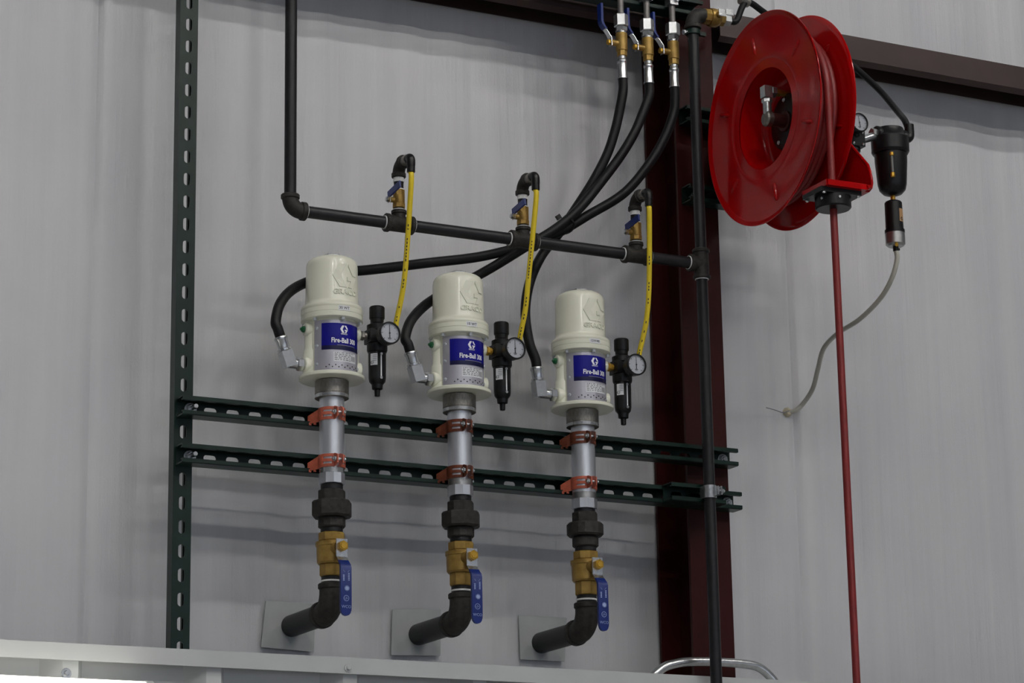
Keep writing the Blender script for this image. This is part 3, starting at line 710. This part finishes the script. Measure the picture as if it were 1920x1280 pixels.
# brass shut-off on the elbow, with the black hose to the filter
bx = rx+0.030
t = thing('shutoff_valve', 'brass shut-off valve at the top of the riser pipe', 'valve', (bx, PYp, zt_))
zz = zt_+0.004
m = MB(); m.hex((bx,PYp,zz), (bx+0.018,PYp,zz), 0.020, 0.002, 8); m.lathe((bx+0.017,PYp,zz), (1,0,0), [(0,0.0215),(0.006,0.023),(0.020,0.022),(0.026,0.018)], 28); m.hex((bx+0.042,PYp,zz), (bx+0.056,PYp,zz), 0.018, 0.002, 8); m.cyl((bx+0.03,PYp,zz), (bx+0.03,PYp-0.034,zz), 0.008, 0.001); m.build('valve_body', BRASS, t, 28)
m = MB(); m.box((bx+0.02,PYp-0.040,zz-0.008), (bx+0.040,PYp-0.037,zz+0.008)); m.box((bx+0.038,PYp-0.040,zz-0.003), (bx+0.062,PYp-0.037,zz+0.011)); m.build('lever_plate', STEEL, t)
m = MB(); m.hex((bx+0.056,PYp,zz), (bx+0.075,PYp,zz), 0.014); m.build('hose_nut', STEEL, t)
# silver clamp holding the riser on the strut piece
zc = at(1330, 922, -0.10).z
t = thing('riser_clamp', 'shiny silver clamp holding the riser pipe on the lower rail', 'clamp', (rx, PYp, zc))
m = MB(); vs, fs = band(0.0138, 0.002, -2.2, 2.2, -0.0145, 0.0145, 28); m.add([(rx+p[0], PYp+p[1], zc+p[2]) for p in vs], fs)
m.box((rx+0.010,PYp+0.006,zc-0.0145), (rx+0.0145,-0.080,zc+0.0145)); m.box((rx-0.0145,PYp+0.006,zc-0.0145), (rx-0.010,-0.080,zc+0.0145)); m.build('strap', STEEL, t)
m = MB(); m.cyl((rx+0.004,PYp-0.022,zc), (rx+0.026,PYp-0.022,zc), 0.003, 0, 12); m.hex((rx+0.018,PYp-0.022,zc), (rx+0.024,PYp-0.022,zc), 0.006); m.box((rx+0.0045,PYp-0.030,zc-0.010), (rx+0.0065,PYp-0.013,zc+0.010)); m.box((rx+0.0135,PYp-0.030,zc-0.010), (rx+0.0155,PYp-0.010,zc+0.010)); m.build('clamp_bolt', STEEL, t)
# dark hanger clamp near the top of the riser
zc = at(1304, 62, PYp).z
t = thing('hanger_clamp', 'dark pipe clamp around the top of the riser pipe', 'clamp', (rx, PYp, zc))
m = MB(); vs, fs = band(0.0134, 0.004, -PI, PI*0.999, -0.006, 0.006, 28); m.add([(rx+p[0], PYp+p[1], zc+p[2]) for p in vs], fs); m.box((rx+0.015,PYp-0.004,zc-0.005), (rx+0.034,PYp+0.004,zc+0.005)); m.build('ring', GREEN, t)
m = MB(); m.cyl((rx-0.015,PYp,zc), (rx-0.028,PYp,zc-0.004), 0.004, 0, 12); m.hex((rx-0.022,PYp,zc-0.002), (rx-0.028,PYp,zc-0.004), 0.007); m.build('clamp_bolt', STEEL, t)

# ------------------------------------------------------------------ taps on the air pipe and yellow hoses
HOSE_LABELS = ['yellow air hose dropping to the regulator of the %s' % n for n in PN]
HOSEPX = [[(771,318),(770,380),(768,420),(762,480),(755,545),(749,610)], [(996,343),(996,400),(994,460),(991,520),(985,580),(979,636)], [(1213,380),(1217,430),(1218,480),(1217,530),(1212,600),(1204,668)]]
for i, x in enumerate(TEX):
    z = zp+0.030; y = PYp
    t = thing('tap_valve', 'small brass valve on the air pipe feeding the %s' % PN[i], 'valve', (x, y, z), 'small taps on the air pipe')
    m = MB(); m.cyl((x,y,z), (x,y,z+0.011), 0.0110, 0, 20); m.build('nipple', BLACKPIPE, t)
    taper((x,y,z+0.0005), (0,0,1), 0.0135).build('thread_tape', TAPE, t)
    m = MB(); m.hex((x,y,z+0.006), (x,y,z+0.017), 0.0145, 0.001, 8); m.cyl((x,y,z+0.016), (x,y,z+0.036), 0.0132, 0.001); m.hex((x,y,z+0.034), (x,y,z+0.048), 0.0138, 0.001, 8); m.cyl((x,y,z+0.024), (x-0.026,y,z+0.024), 0.0062, 0.0005, 16); m.build('valve_body', BRASS, t, 28)
    m = MB(); m.hex((x-0.0245,y,z+0.024), (x-0.0315,y,z+0.024), 0.0062); m.box((x-0.0245,y-0.008,z+0.017), (x-0.0228,y+0.006,z+0.036)); m.build('stem_nut', STEEL, t)
    hp = MB(); d = V((0.0,-0.985,0.13)).normalized(); c0 = V((x-0.0235,y+0.004,z+0.035))
    hp.cbox(c0+d*0.031, (0.0150, 0.0040, 0.062), d, V((0,0,1))); hp.build('handle', BLUE, t)
    m = MB(); m.cyl((x,y,z+0.046), (x,y,z+0.084), 0.0108, 0, 20); m.build('upper_nipple', BLACKPIPE, t)
    taper((x,y,z+0.0475), (0,0,1), 0.0122).build('thread_tape', TAPE, t)
    m = MB(); m.lathe((x,y,z+0.066), (0,0,1), [(0,0.0118),(0.010,0.0118),(0.0105,0.011)], 20, cap=False); m.build('thread_tape', TAPE, t)
    m = MB(); ez = z+0.106; m.elbow((x,y,z+0.082), (x,y,ez), (x,y-0.026,ez), 0.0138, 22, 10, 0.022); m.cyl((x,y,z+0.077), (x,y,z+0.087), 0.0160, 0.001); m.cyl((x,y-0.020,ez), (x,y-0.028,ez), 0.0158, 0.001); m.build('elbow_fitting', IRON, t)
    m = MB(); m.cyl((x,y-0.027,ez), (x,y-0.047,ez), 0.0112, 0.001); m.build('bushing', BRUSHED, t)
    hy = y-0.064
    m = MB(); m.cyl((x,y-0.046,ez), (x,hy+0.006,ez), 0.0095, 0.001); m.elbow((x,y-0.046,ez), (x,hy,ez), (x,hy,ez-0.020), 0.0098, 16, 8, 0.010); m.cyl((x,hy,ez-0.014), (x,hy,ez-0.036), 0.0092, 0.001); m.build('hose_elbow', PLASTIC, t)
    top = V((x, hy, ez-0.034)); end = REG[i]+V((0.044, 0, 0.012)); pts = [top, top-V((0,0,0.03))]
    px = HOSEPX[i]
    for k in (3, 4):
        f = k/(len(px)-1); pts.append(at(px[k][0], px[k][1], hy+(end.y-hy)*f**1.4))
    pts += [end+V((0.001,-0.002,0.025)), end]
    o = single(MB().tube(smooth(pts, 8), 0.0060, 14), 'yellow_hose', YELLOW, HOSE_LABELS[i], 'hose', 'yellow air hoses', 60)
    # dashes of printed lettering along the hose
    path = smooth(pts, 8); rnd = random.Random(i); pr = MB(); acc = 0; nxt = 0.12; on = None
    for k in range(1, len(path)):
        sg = path[k]-path[k-1]; L_ = sg.length; u = sg.normalized(); s = 0.0
        while nxt < acc+L_:
            ctr = path[k-1]+u*(nxt-acc); view = V((-0.35,-0.9,-0.2)); v_ = (view-u*view.dot(u)).normalized(); sd = u.cross(v_)
            pr.cbox(ctr+v_*0.00585+sd*0.001, (0.0022, 0.0006, rnd.uniform(0.003, 0.0055)), u, sd); nxt += rnd.choice((0.007, 0.007, 0.008, 0.008, 0.022, 0.045))
        acc += L_
    pr.build('hose_print', INK, o, off=V(o.location))['kind'] = 'stuff'

# ------------------------------------------------------------------ steel tubes, top valves and black hoses
TY = -0.056
TUBEPX = [(1165, 60), (1214, 70), (1262, 80)]
TOPN = ['farthest from the riser pipe', 'in the middle of the three', 'next to the riser pipe']
HEND = []
for i in range(3):
    q = at(TUBEPX[i][0], TUBEPX[i][1], TY); x = q.x
    Z = lambda py: at(TUBEPX[i][0]+(py-TUBEPX[i][1])*0.03, py, TY).z
    o0 = [0, 9, 16][i]
    t = thing('steel_tube', 'grey steel oil tube entering from above, %s' % TOPN[i], 'tube', (x, TY, Z(30+o0)), 'overhead steel tubes')
    m = MB(); m.cyl((x,TY,Z(40+o0)), (x,TY,ZC), 0.0075, 0, 20); m.build('tube', DULLTUBE, t)
    m = MB(); m.cbox((x,TY+0.001,ts+0.018), (0.022, 0.026, 0.024)); m.cyl((x+0.006,TY-0.010,ts+0.018), (x+0.006,TY-0.018,ts+0.018), 0.005, 0.0005, 12); m.build('tube_clamp', STEEL, t)
    t = thing('oil_valve', 'brass oil valve with blue lever on the steel tube %s' % TOPN[i], 'valve', (x, TY, Z(105+o0)), 'oil valves under the steel tubes')
    m = MB(); m.hex((x,TY,Z(28+o0)), (x,TY,Z(51+o0)), 0.0175, 0.002); m.hex((x,TY,Z(51+o0)), (x,TY,Z(60+o0)), 0.0150, 0.0015, 6, 0.3); m.cyl((x,TY,Z(58+o0)), (x,TY,Z(65+o0)), 0.0125, 0.0005); m.build('compression_nut', STEEL, t, 25)
    zs = (Z(63+o0), Z(96+o0), Z(106+o0)); zm = Z(83+o0)
    m = MB(); m.cyl((x,TY,zs[0]), (x,TY,zs[1]), 0.0138, 0.001, 28); m.hex((x,TY,zs[1]+0.001), (x,TY,zs[2]), 0.0125, 0.001, 8); m.cyl((x,TY,zm), (x-0.030,TY,zm), 0.0075, 0.0005, 16); m.build('valve_body', BRASS, t, 28)
    m = MB(); m.hex((x-0.0320,TY,zm), (x-0.039,TY,zm), 0.0075); m.build('stem_nut', BRASS2, t)
    pl = [(x-0.0305, zm-0.009), (x-0.0305, zm+0.010), (x-0.0385, zm+0.022), (x-0.047, zm+0.032)]
    m = MB()
    for (a, b), (c, d) in zip(pl[:-1], pl[1:]):
        m.add([(a-0.001,TY-0.008,b),(a+0.001,TY-0.008,b),(a+0.001,TY+0.008,b),(a-0.001,TY+0.008,b),(c-0.001,TY-0.007,d),(c+0.001,TY-0.007,d),(c+0.001,TY+0.007,d),(c-0.001,TY+0.007,d)], [(3,2,1,0),(4,5,6,7),(0,1,5,4),(1,2,6,5),(2,3,7,6),(3,0,4,7)])
    m.build('lever_plate', STEEL, t)
    pl = [(x-0.045, zm+0.030), (x-0.053, zm+0.040), (x-0.0555, zm+0.048), (x-0.0560, zm+0.092)]
    m = MB()
    for (a, b), (c, d) in zip(pl[:-1], pl[1:]):
        m.add([(a-0.003,TY-0.009,b),(a+0.003,TY-0.009,b),(a+0.003,TY+0.009,b),(a-0.003,TY+0.009,b),(c-0.003,TY-0.009,d),(c+0.003,TY-0.009,d),(c+0.003,TY+0.009,d),(c-0.003,TY+0.009,d)], [(3,2,1,0),(4,5,6,7),(0,1,5,4),(1,2,6,5),(2,3,7,6),(3,0,4,7)])
    m.build('lever_grip', BLUE, t)
    HEND.append((x, Z(104+o0), Z(147+o0)))
ferr = [(515+13, 650), (757+13, 680), (1005, 705)]
def black_hose(src, pump, pxs, label):
    """from top valve src to the outlet of pump; pxs: (px,py,Y)"""
    x, z0, z1 = HEND[src]; P = V((PX[pump], PY, PZ+PDZ[pump]))
    t = thing('black_hose', label, 'hose', (x, TY, z1), 'black rubber oil hoses')
    m = MB(); m.cyl((x,TY,z0), (x,TY,z0-0.012), 0.0095, 0.001); m.lathe((x,TY,z0-0.010), (0,0,-1), [(0,0.0095),(0.004,0.0120),(0.009,0.0120),(0.012,0.0100)], 24); m.lathe((x,TY,z0-0.020), (0,0,-1), [(0,0.0108),(z0-z1-0.024,0.0112),(z0-z1-0.021,0.0128),(z0-z1-0.018,0.0128)], 24); m.build('top_ferrule', STEEL, t)
    # pump end: elbow block tilting up
    ext = (0.100, 0.101, 0.108)[pump]; q = P+V((-ext, 0, 0.030)); tilt = V([(-0.34, -0.02, 0.94), (-0.30, -0.02, 0.95), (-0.12, -0.02, 1.0)][pump]).normalized()
    m = MB(); m.cyl(P+V((-0.080,0,0.030)), q, 0.0115, 0.001); m.cbox(q+tilt*0.009, (0.025, 0.025, 0.036), tilt, V((1,0,0))); m.build('elbow_block', STEEL, t)
    e0 = q+tilt*0.026
    m = MB(); m.lathe(e0, tilt, [(0,0.0125),(0.002,0.0150),(0.006,0.0150),(0.008,0.0125),(0.024,0.0130),(0.027,0.0148),(0.031,0.0148),(0.033,0.0135)], 24); m.build('pump_ferrule', STEEL, t)
    e1 = e0+tilt*0.028
    pts = [V((x,TY,z1+0.004)), V((x,TY,z1-0.03))]+[at(*p) for p in pxs]+[e1+tilt*0.022, e1]
    m = MB(); m.tube(smooth(pts, 10), 0.0113, 18); m.build('hose', RUBBER, t, 60)
    return t
black_hose(2, 0, [(1263,212,-0.054),(1247,256,-0.05),(1218,306,-0.045),(1170,362,-0.04),(1100,405,-0.035),(1045,437,-0.03),(985,460,-0.025),(900,481,-0.012),(800,493,0.002),(700,505,0.006),(630,512,0.004),(575,529,-0.012),(543,547,-0.036),(524,572,-0.058),(517,603,-0.068)], 'black rubber hose looping behind the 30 WT pump to its outlet')
black_hose(1, 1, [(1208,205,-0.054),(1190,248,-0.052),(1165,290,-0.05),(1128,340,-0.05),(1085,392,-0.052),(1040,430,-0.054),(985,463,-0.04),(930,497,-0.012),(880,525,0.004),(835,548,0.004),(796,573,-0.02),(770,602,-0.052),(760,633,-0.066)], 'black rubber hose curving behind the 10 WT pump to its outlet')
black_hose(0, 2, [(1162,205,-0.054),(1153,245,-0.05),(1138,290,-0.042),(1112,340,-0.030),(1080,390,-0.008),(1048,437,-0.004),(1015,480,-0.02),(993,530,-0.045),(985,585,-0.062),(992,640,-0.069)], 'black rubber hose dropping in front of the wall to the 15W40 pump outlet')
p = at(1047, 408, -0.06)
m = MB(); c = at(1060, 424, -0.03); d = V((0.6, 0, 0.45)).normalized(); e1, e2, e3 = frame(d)
t = thing('cable_tie', 'black cable tie bunching the black hoses where they cross', 'cable tie', c)
ring = []
for k in range(25):
    a = 2*PI*k/24; ring.append(c+e1*(0.0165*math.cos(a))+e2*(0.038*math.sin(a)))
MB().tube(ring, 0.0025, 8).build('loop', PLASTIC, t)
m = MB(); m.cbox(at(1047, 407, -0.05), (0.011, 0.009, 0.010), d); m.build('lock_head', PLASTIC, t)

# ------------------------------------------------------------------ hose reel
RY = -0.318
rc = at(1435, 222, RY)
RT = math.radians(-1.5)
t = thing('hose_reel', 'glossy red hose reel with two round discs mounted on green struts', 'hose reel', rc, local=True)
t.rotation_euler = (0, 0, RT)
W = 0.077; RO = 0.2495
def disc(x, s, name):
    # profile of one pressed disc, revolved about the x axis; s points outward
    pr = [(0.0,0.118),(0.0,RO-0.012),(0.003*s,RO-0.003),(0.006*s,RO),(0.008*s,RO),(0.008*s,RO-0.002),(0.0035*s,RO-0.010),(0.002*s,RO-0.014),(0.002*s,0.158),(0.0015*s,0.146),(-0.002*s,0.134),(-0.008*s,0.126),(-0.018*s,0.1195)]
    m = MB(); m.lathe((x,0,0), (1,0,0), pr, 96, ref=(0,0,1), cap=False)
    o = m.build(name, RED, t, 28)
    for k in range(6):                                # pressed stiffening ribs
        a = math.radians(20+60*k); dr = V((0, math.cos(a), math.sin(a)))
        m = MB(); m.tube([V((x+0.0012*s,0,0))+dr*r for r in (0.166, 0.172, 0.205, 0.211)], [0.002, 0.0048, 0.0048, 0.002], 8); m.build('stiffening_rib', RED, o)
    return o
disc(0.0, -1, 'outer_disc')
disc(W, 1, 'inner_disc')
m = MB(); m.lathe((0.004,0,0), (1,0,0), [(0.0,0.121),(0.010,0.119),(0.052,0.114),(0.062,0.108),(0.067,0.096),(0.068,0.02)], 72, ref=(0,0,1), cap=False); m.build('drum', RED, t, 40)
hub = MB(); hub.lathe((0.066,0,0), (-1,0,0), [(0,0.066),(0.010,0.066),(0.012,0.062),(0.012,0.01)], 40, ref=(0,0,1)); hb = hub.build('hub_plate', PLASTIC, t, 30)
for k in range(5):
    a = math.radians(18+72*k); m = MB(); c_ = V((0.055, 0.052*math.cos(a), 0.052*math.sin(a))); m.hex(c_, c_+V((-0.005,0,0)), 0.006); m.build('hub_bolt', STEEL, hb)
m = MB(); m.cyl((0.055,0,0), (0.012,0,0), 0.016, 0.001, 24); m.cyl((0.055,0,0), (0.048,0,0), 0.024, 0.001, 24); m.build('shaft', mat('red_primer_shaft', (70, 28, 26), 0.5), t)
m = MB(); m.lathe((0.014,0,0), (-1,0,0), [(0,0.018),(0.012,0.0185),(0.016,0.015)], 28); m.build('swivel', BRUSHED, t)
m = MB(); m.cyl((0.006,0,0.010), (0.006,0,0.044), 0.010, 0.001); m.hex((0.006,0,0.038), (0.006,0,0.048), 0.0125); m.cbox((0.006,0,0.064), (0.021,0.021,0.028)); m.hex((0.016,0,0.068), (0.030,0,0.068), 0.0140); m.build('swivel_elbow', STEEL, t)
m = MB(); m.cyl((0.028,0,0.068), (0.066,0,0.068), 0.0075, 0.001); m.hex((0.031,0,0.068), (0.043,0,0.068), 0.0098); m.build('brass_fitting', BRASS2, t)
# mounting pedestal behind, shaft bracket and guide arm
AX = W+0.030
m = MB(); m.box((AX+0.0,-0.05,-0.10), (AX+0.006,-0.0435-RY,0.09)) ; m.cyl((W-0.012,0,0), (AX+0.012,0,0), 0.030, 0.002); m.box((AX-0.03,-0.048-RY,-0.125), (AX+0.085,-0.043-RY,0.11))
m.build('mounting_bracket', RED, t)
gz0 = -0.232; gy = -0.205
arm = MB()
def armplate(poly, x0, x1): arm.prism(poly, (x0,0,0), (0,1,0), (0,0,1), (1,0,0), x1-x0)
armplate([(0.055,0.05),(-0.030,0.05),(gy-0.036,-0.172),(gy-0.044,-0.192),(gy-0.0475,-0.207),(gy-0.048,-0.218),(gy-0.044,-0.227),(gy-0.034,gz0),(gy+0.060,gz0),(0.055,-0.05)], AX+0.002, AX+0.006)
ap = arm.build('guide_arm', RED, t, 30)
m = MB(); m.box((-0.004, gy-0.046, gz0-0.003), (AX-0.008, gy+0.052, gz0+0.002)); m.box((AX-0.008, gy-0.036, gz0-0.003), (AX+0.004, gy+0.052, gz0+0.002)); m.box((-0.004, gy-0.049, gz0-0.003), (AX-0.008, gy-0.045, gz0+0.010)); m.tube([(AX-0.010, gy-0.047, gz0+0.003), (AX-0.002, gy-0.0455, gz0+0.005), (AX+0.004, gy-0.043, gz0+0.007)], [0.0062, 0.0055, 0.004], 10); m.box((-0.007, gy-0.046, gz0-0.003), (-0.003, gy+0.052, gz0+0.010))
m.tube([(AX+0.003, gy-0.034, gz0), (AX+0.004, gy-0.044, -0.227), (AX+0.004, gy-0.048, -0.218), (AX+0.004, gy-0.0475, -0.207), (AX+0.004, gy-0.044, -0.192), (AX+0.004, gy-0.036, -0.172), (AX+0.004, -0.030, 0.05)], 0.0035, 10); m.build('guide_shelf', RED, t)
gx = W/2
m = MB(); m.box((gx-0.052, gy-0.036, gz0-0.014), (gx+0.052, gy+0.042, gz0-0.003)); gp = m.build('guide_plate', PLASTIC, t)
m = MB(); m.lathe((gx,gy,gz0-0.014), (0,0,-1), [(0,0.040),(0.024,0.040),(0.027,0.037)], 36); m.build('hose_stop', PLASTIC, t)
for a, b in ((-0.044,-0.034),(0.044,-0.034),(-0.044,0.036),(0.044,0.036)):
    m = MB(); m.hex((gx+a,gy+b,gz0-0.0138), (gx+a,gy+b,gz0-0.019), 0.0045); m.build('guide_bolt', STEEL, gp)
for a in (-0.9, 0.1):
    m = MB(); dr = V((math.sin(a-0.3), -math.cos(a-0.3), 0)); m.cyl(V((gx,gy,gz0-0.024))+dr*0.0395, V((gx,gy,gz0-0.024))+dr*0.043, 0.0032, 0.0005, 10); m.build('stop_screw', STEEL, gp)
# hose wound on the reel and hanging down
rot = Matrix.Rotation(RT, 3, 'Z')
def RW(p): return rot @ V(p)+rc
t2 = thing('red_hose', 'dark red air hose wound on the reel and hanging straight down', 'hose', RW((gx, gy, gz0-0.05)))
hr = 0.0078
def coil(R_, x0, x1, turns):
    pts = []; n = int(turns*40)
    for k in range(n+1):
        a = 2*PI*k/40; pts.append(RW((x0+(x1-x0)*k/n, R_*math.cos(a), R_*math.sin(a))))
    return pts
for q, R_ in enumerate((0.160, 0.176, 0.192)):
    m = MB(); m.tube(coil(R_, 0.012, W-0.012, 4.6), hr, 10); m.build('coil', REDHOSE, t2, 60)
gp_ = RW((gx, gy, gz0-0.02))
pts = []
for k in range(12):
    a = math.radians(100+80*k/11); pts.append(RW((gx, 0.205*math.cos(a), 0.205*math.sin(a))))
pts += [RW((gx, gy, -0.06)), RW((gx, gy, -0.14)), RW((gx, gy, gz0-0.05)), gp_+V((0,0,-0.5)), gp_+V((0,0,-1.2)), V((gp_.x, gp_.y, 1.0))]
m = MB(); m.tube(smooth(pts, 5), 0.0082, 14); m.build('hanging_length', REDHOSE, t2, 60)

# ------------------------------------------------------------------ filter set on the reel axis
FY = RY
g0 = at(1609, 231, FY-0.045)
t = thing('reel_regulator', 'black regulator with small round gauge at the side of the red reel', 'regulator', at(1600, 262, FY))
rb = at(1598, 262, FY)
m = MB(); m.cbox((rb.x,FY,rb.z), (0.042, 0.044, 0.042)); m.lathe((rb.x,FY,rb.z-0.02), (0,0,-1), [(0,0.018),(0.010,0.018),(0.013,0.013)], 24); m.cyl((rb.x-0.075,FY,rb.z), (rb.x-0.02,FY,rb.z), 0.009, 0.001); m.cyl((rb.x,FY-0.018,rb.z+0.004), (g0.x,g0.y+0.012,g0.z), 0.008); m.build('regulator_body', PLASTIC, t, 30)
for a, b in ((-0.012,-0.016),(0.014,-0.016),(0.014,0.012)):
    m = MB(); m.hex((rb.x+a,FY-0.0215,rb.z+b), (rb.x+a,FY-0.0255,rb.z+b), 0.0038); m.build('body_screw', STEEL, t)
gauge(t, g0, 0.0225, 1.75)
fc = at(1668, 258, FY)
x, z = fc.x, fc.z
t = thing('air_filter', 'black bowl air filter with brass sight tube right of the red reel', 'filter', (x, FY, at(1676, 372, FY).z))
m = MB(); m.cyl((rb.x+0.018,FY,rb.z), (x-0.028,FY,z+0.004), 0.0100, 0.001); m.hex((x-0.052,FY,z+0.004), (x-0.040,FY,z+0.004), 0.0135); m.build('inlet_nipple', STEEL, t)
zb = at(1676, 368, FY).z; zr = at(1672, 290, FY).z
m = MB(); m.cyl((x-0.042,FY,z+0.003), (x+0.044,FY,z+0.003), 0.020, 0.003, 28); m.lathe((x,FY,z+0.020), (0,0,-1), [(-0.004,0.018),(0,0.033),(0.016,0.037),(0.024,0.0445),(z+0.02-zr-0.006,0.0445),(z+0.02-zr,0.041)], 36); m.build('filter_head', PLASTIC, t, 30)
bw = MB().lathe((x,FY,zr), (0,0,-1), [(0,0.0385),(0.02,0.0380),(zr-zb-0.028,0.0340),(zr-zb-0.014,0.0305),(zr-zb-0.005,0.022),(zr-zb,0.008)], 36).build('bowl', PLASTIC, t, 50)
a = math.radians(-32); dr = V((math.sin(a), -math.cos(a), 0)); s0 = V((x,FY,zr-0.012))+dr*0.0395; s1 = V((x,FY,zr-0.060))+dr*0.0385
m = MB(); m.cyl(s0, s1, 0.0030, 0, 12); st = m.build('sight_tube', mat('grey_sight_glass', (120,122,118), 0.15), bw)
m = MB(); m.hex(s0+V((0,0,0.005)), s0-V((0,0,0.004)), 0.0052); m.hex(s1+V((0,0,0.004)), s1-V((0,0,0.008)), 0.0052); m.build('sight_fitting', BRASS2, bw)
m = MB(); m.cyl((x,FY,zb+0.001), (x,FY,zb-0.012), 0.0058, 0.0005, 14); m.build('drain_nipple', BRASS2, t)
# auto drain
dz0 = at(1677, 379, FY).z; dz1 = at(1680, 438, FY).z; dz2 = at(1680, 462, FY).z
t = thing('drain_trap', 'black cylindrical drain trap with silver foot hanging under the air filter', 'drain', (x, FY, dz2))
m = MB(); m.lathe((x,FY,dz0), (0,0,-1), [(-0.003,0.012),(0,0.0185),(0.003,0.0205),(dz0-dz1-0.008,0.0210),(dz0-dz1-0.008,0.0235),(dz0-dz1,0.0235)], 32); tb = m.build('trap_body', PLASTIC, t, 30)
lb = MB(); vs, fs = sheet(-0.006, 0.009, -0.0155, 0.0155, 8); lb.add([(x+p[0], FY+p[1], dz0-0.036+p[2]) for p in wrap(vs, 0.021, math.radians(18), 0, 0.0003)], fs); l1 = lb.build('gold_label', mat('gold_label', (176, 138, 96), 0.45), tb)
lb = MB(); vs, fs = hexg(0.0048, 0); lb.add([(x+p[0], FY+p[1], dz0-0.045+p[2]) for p in wrap(vs, 0.021, math.radians(21), 0, 0.0006)], fs); lb.build('label_print', INK, l1)
m = MB(); m.lathe((x,FY,dz1), (0,0,-1), [(0,0.0232),(dz1-dz2-0.005,0.0232),(dz1-dz2,0.018)], 32); m.build('trap_foot', ALU, t, 30)
m = MB(); m.cyl((x-0.006,FY-0.01,dz2+0.003), (x-0.014,FY-0.024,dz2-0.004), 0.0042, 0.0005, 12); m.build('drain_cock', BRASS2, t)
m = MB(); m.cyl((x,FY,dz2+0.001), (x,FY,dz2-0.012), 0.0065, 0.0008, 14); m.cyl((x-0.006,FY,dz2-0.006), (x+0.010,FY,dz2-0.006), 0.003, 0, 10); m.build('tube_fitting', PLASTIC, t)
# clear drain tube to the wall
wp = at(1482, 772, WY-0.006)
pts = [V((x,FY,dz2-0.008)), at(1682,486,FY), at(1672,522,FY+0.02), at(1650,560,FY+0.07), at(1612,598,FY+0.14), at(1572,624,FY+0.22), at(1545,652,FY+0.29), at(1534,690,FY+0.35), at(1524,728,FY+0.41), at(1506,756,FY+0.45), wp+V((0.012,-0.006,0.004)), wp+V((0,0.004,0))]
single(MB().tube(smooth(pts, 8), 0.0058, 14), 'drain_tube', CLEAR, 'milky clear plastic tube curling from the drain trap to the wall', 'tube', None, 60)
t = thing('wall_bushing', 'small cream caulked bushing with a loose grey wire on the wall', 'bushing', wp)
m = MB(); m.lathe(wp+V((-0.004,0.010,0)), (0,-1,0), [(0,0.013),(0.006,0.012),(0.011,0.007)], 9); m.build('caulk', FOAM, t)
m = MB(); pw = [wp+V((-0.006,-0.004,0.002)), at(1468,773,WY-0.014), at(1452,768,WY-0.018), at(1437,764,WY-0.022)]; m.tube(smooth(pw, 6), 0.0012, 8); m.build('wire', GREYINK, t)

# black hose from the shut-off valve over to the filter
p0 = V((bx+0.074, PYp, zz)); hz = V((x+0.058, FY, z+0.018))
pts = [p0, p0+V((0.02,0,0.004)), at(1400,4,-0.09), at(1440,28,-0.075), at(1500,60,-0.05), at(1560,94,-0.05), at(1600,124,-0.09), at(1648,168,-0.16), at(1682,208,-0.245), hz+V((-0.003,0.010,0.034)), hz]
t = thing('filter_hose', 'black air hose arching behind the red reel to the filter', 'hose', p0)
m = MB(); m.tube(smooth(pts, 8), 0.0078, 16); m.build('hose', RUBBER, t, 60)
q = at(1395, 2, -0.09); d = (at(1412, 10, -0.085)-q).normalized(); m = MB(); m.cyl(q-d*0.012, q+d*0.014, 0.0118, 0.001); m.build('ferrule', BRUSHED, t)
m = MB(); m.elbow(hz+V((0,0,0.022)), hz+V((0,0,-0.013)), hz+V((-0.026,0,-0.013)), 0.0115, 16, 8, 0.010); m.build('hose_elbow', PLASTIC, t)
m = MB(); m.cyl(hz+V((-0.024,0,-0.013)), hz+V((-0.010,0,-0.013)), 0.0085, 0.0005); m.build('elbow_nut', STEEL, t)

# ------------------------------------------------------------------ bent tube behind the liner cap
BY = -0.032
pts = [at(1205,1290,BY), at(1240,1254,BY), at(1270,1243,BY), at(1300,1240,BY), at(1350,1241,BY), at(1400,1245,BY), at(1425,1252,BY), at(1446,1270,BY), at(1462,1292,BY)]
single(MB().tube(smooth(pts, 8), 0.0105, 18), 'bent_tube', STEEL, 'bent silver steel tube rising behind the ledge at the foot of the column', 'tube', None, 60)
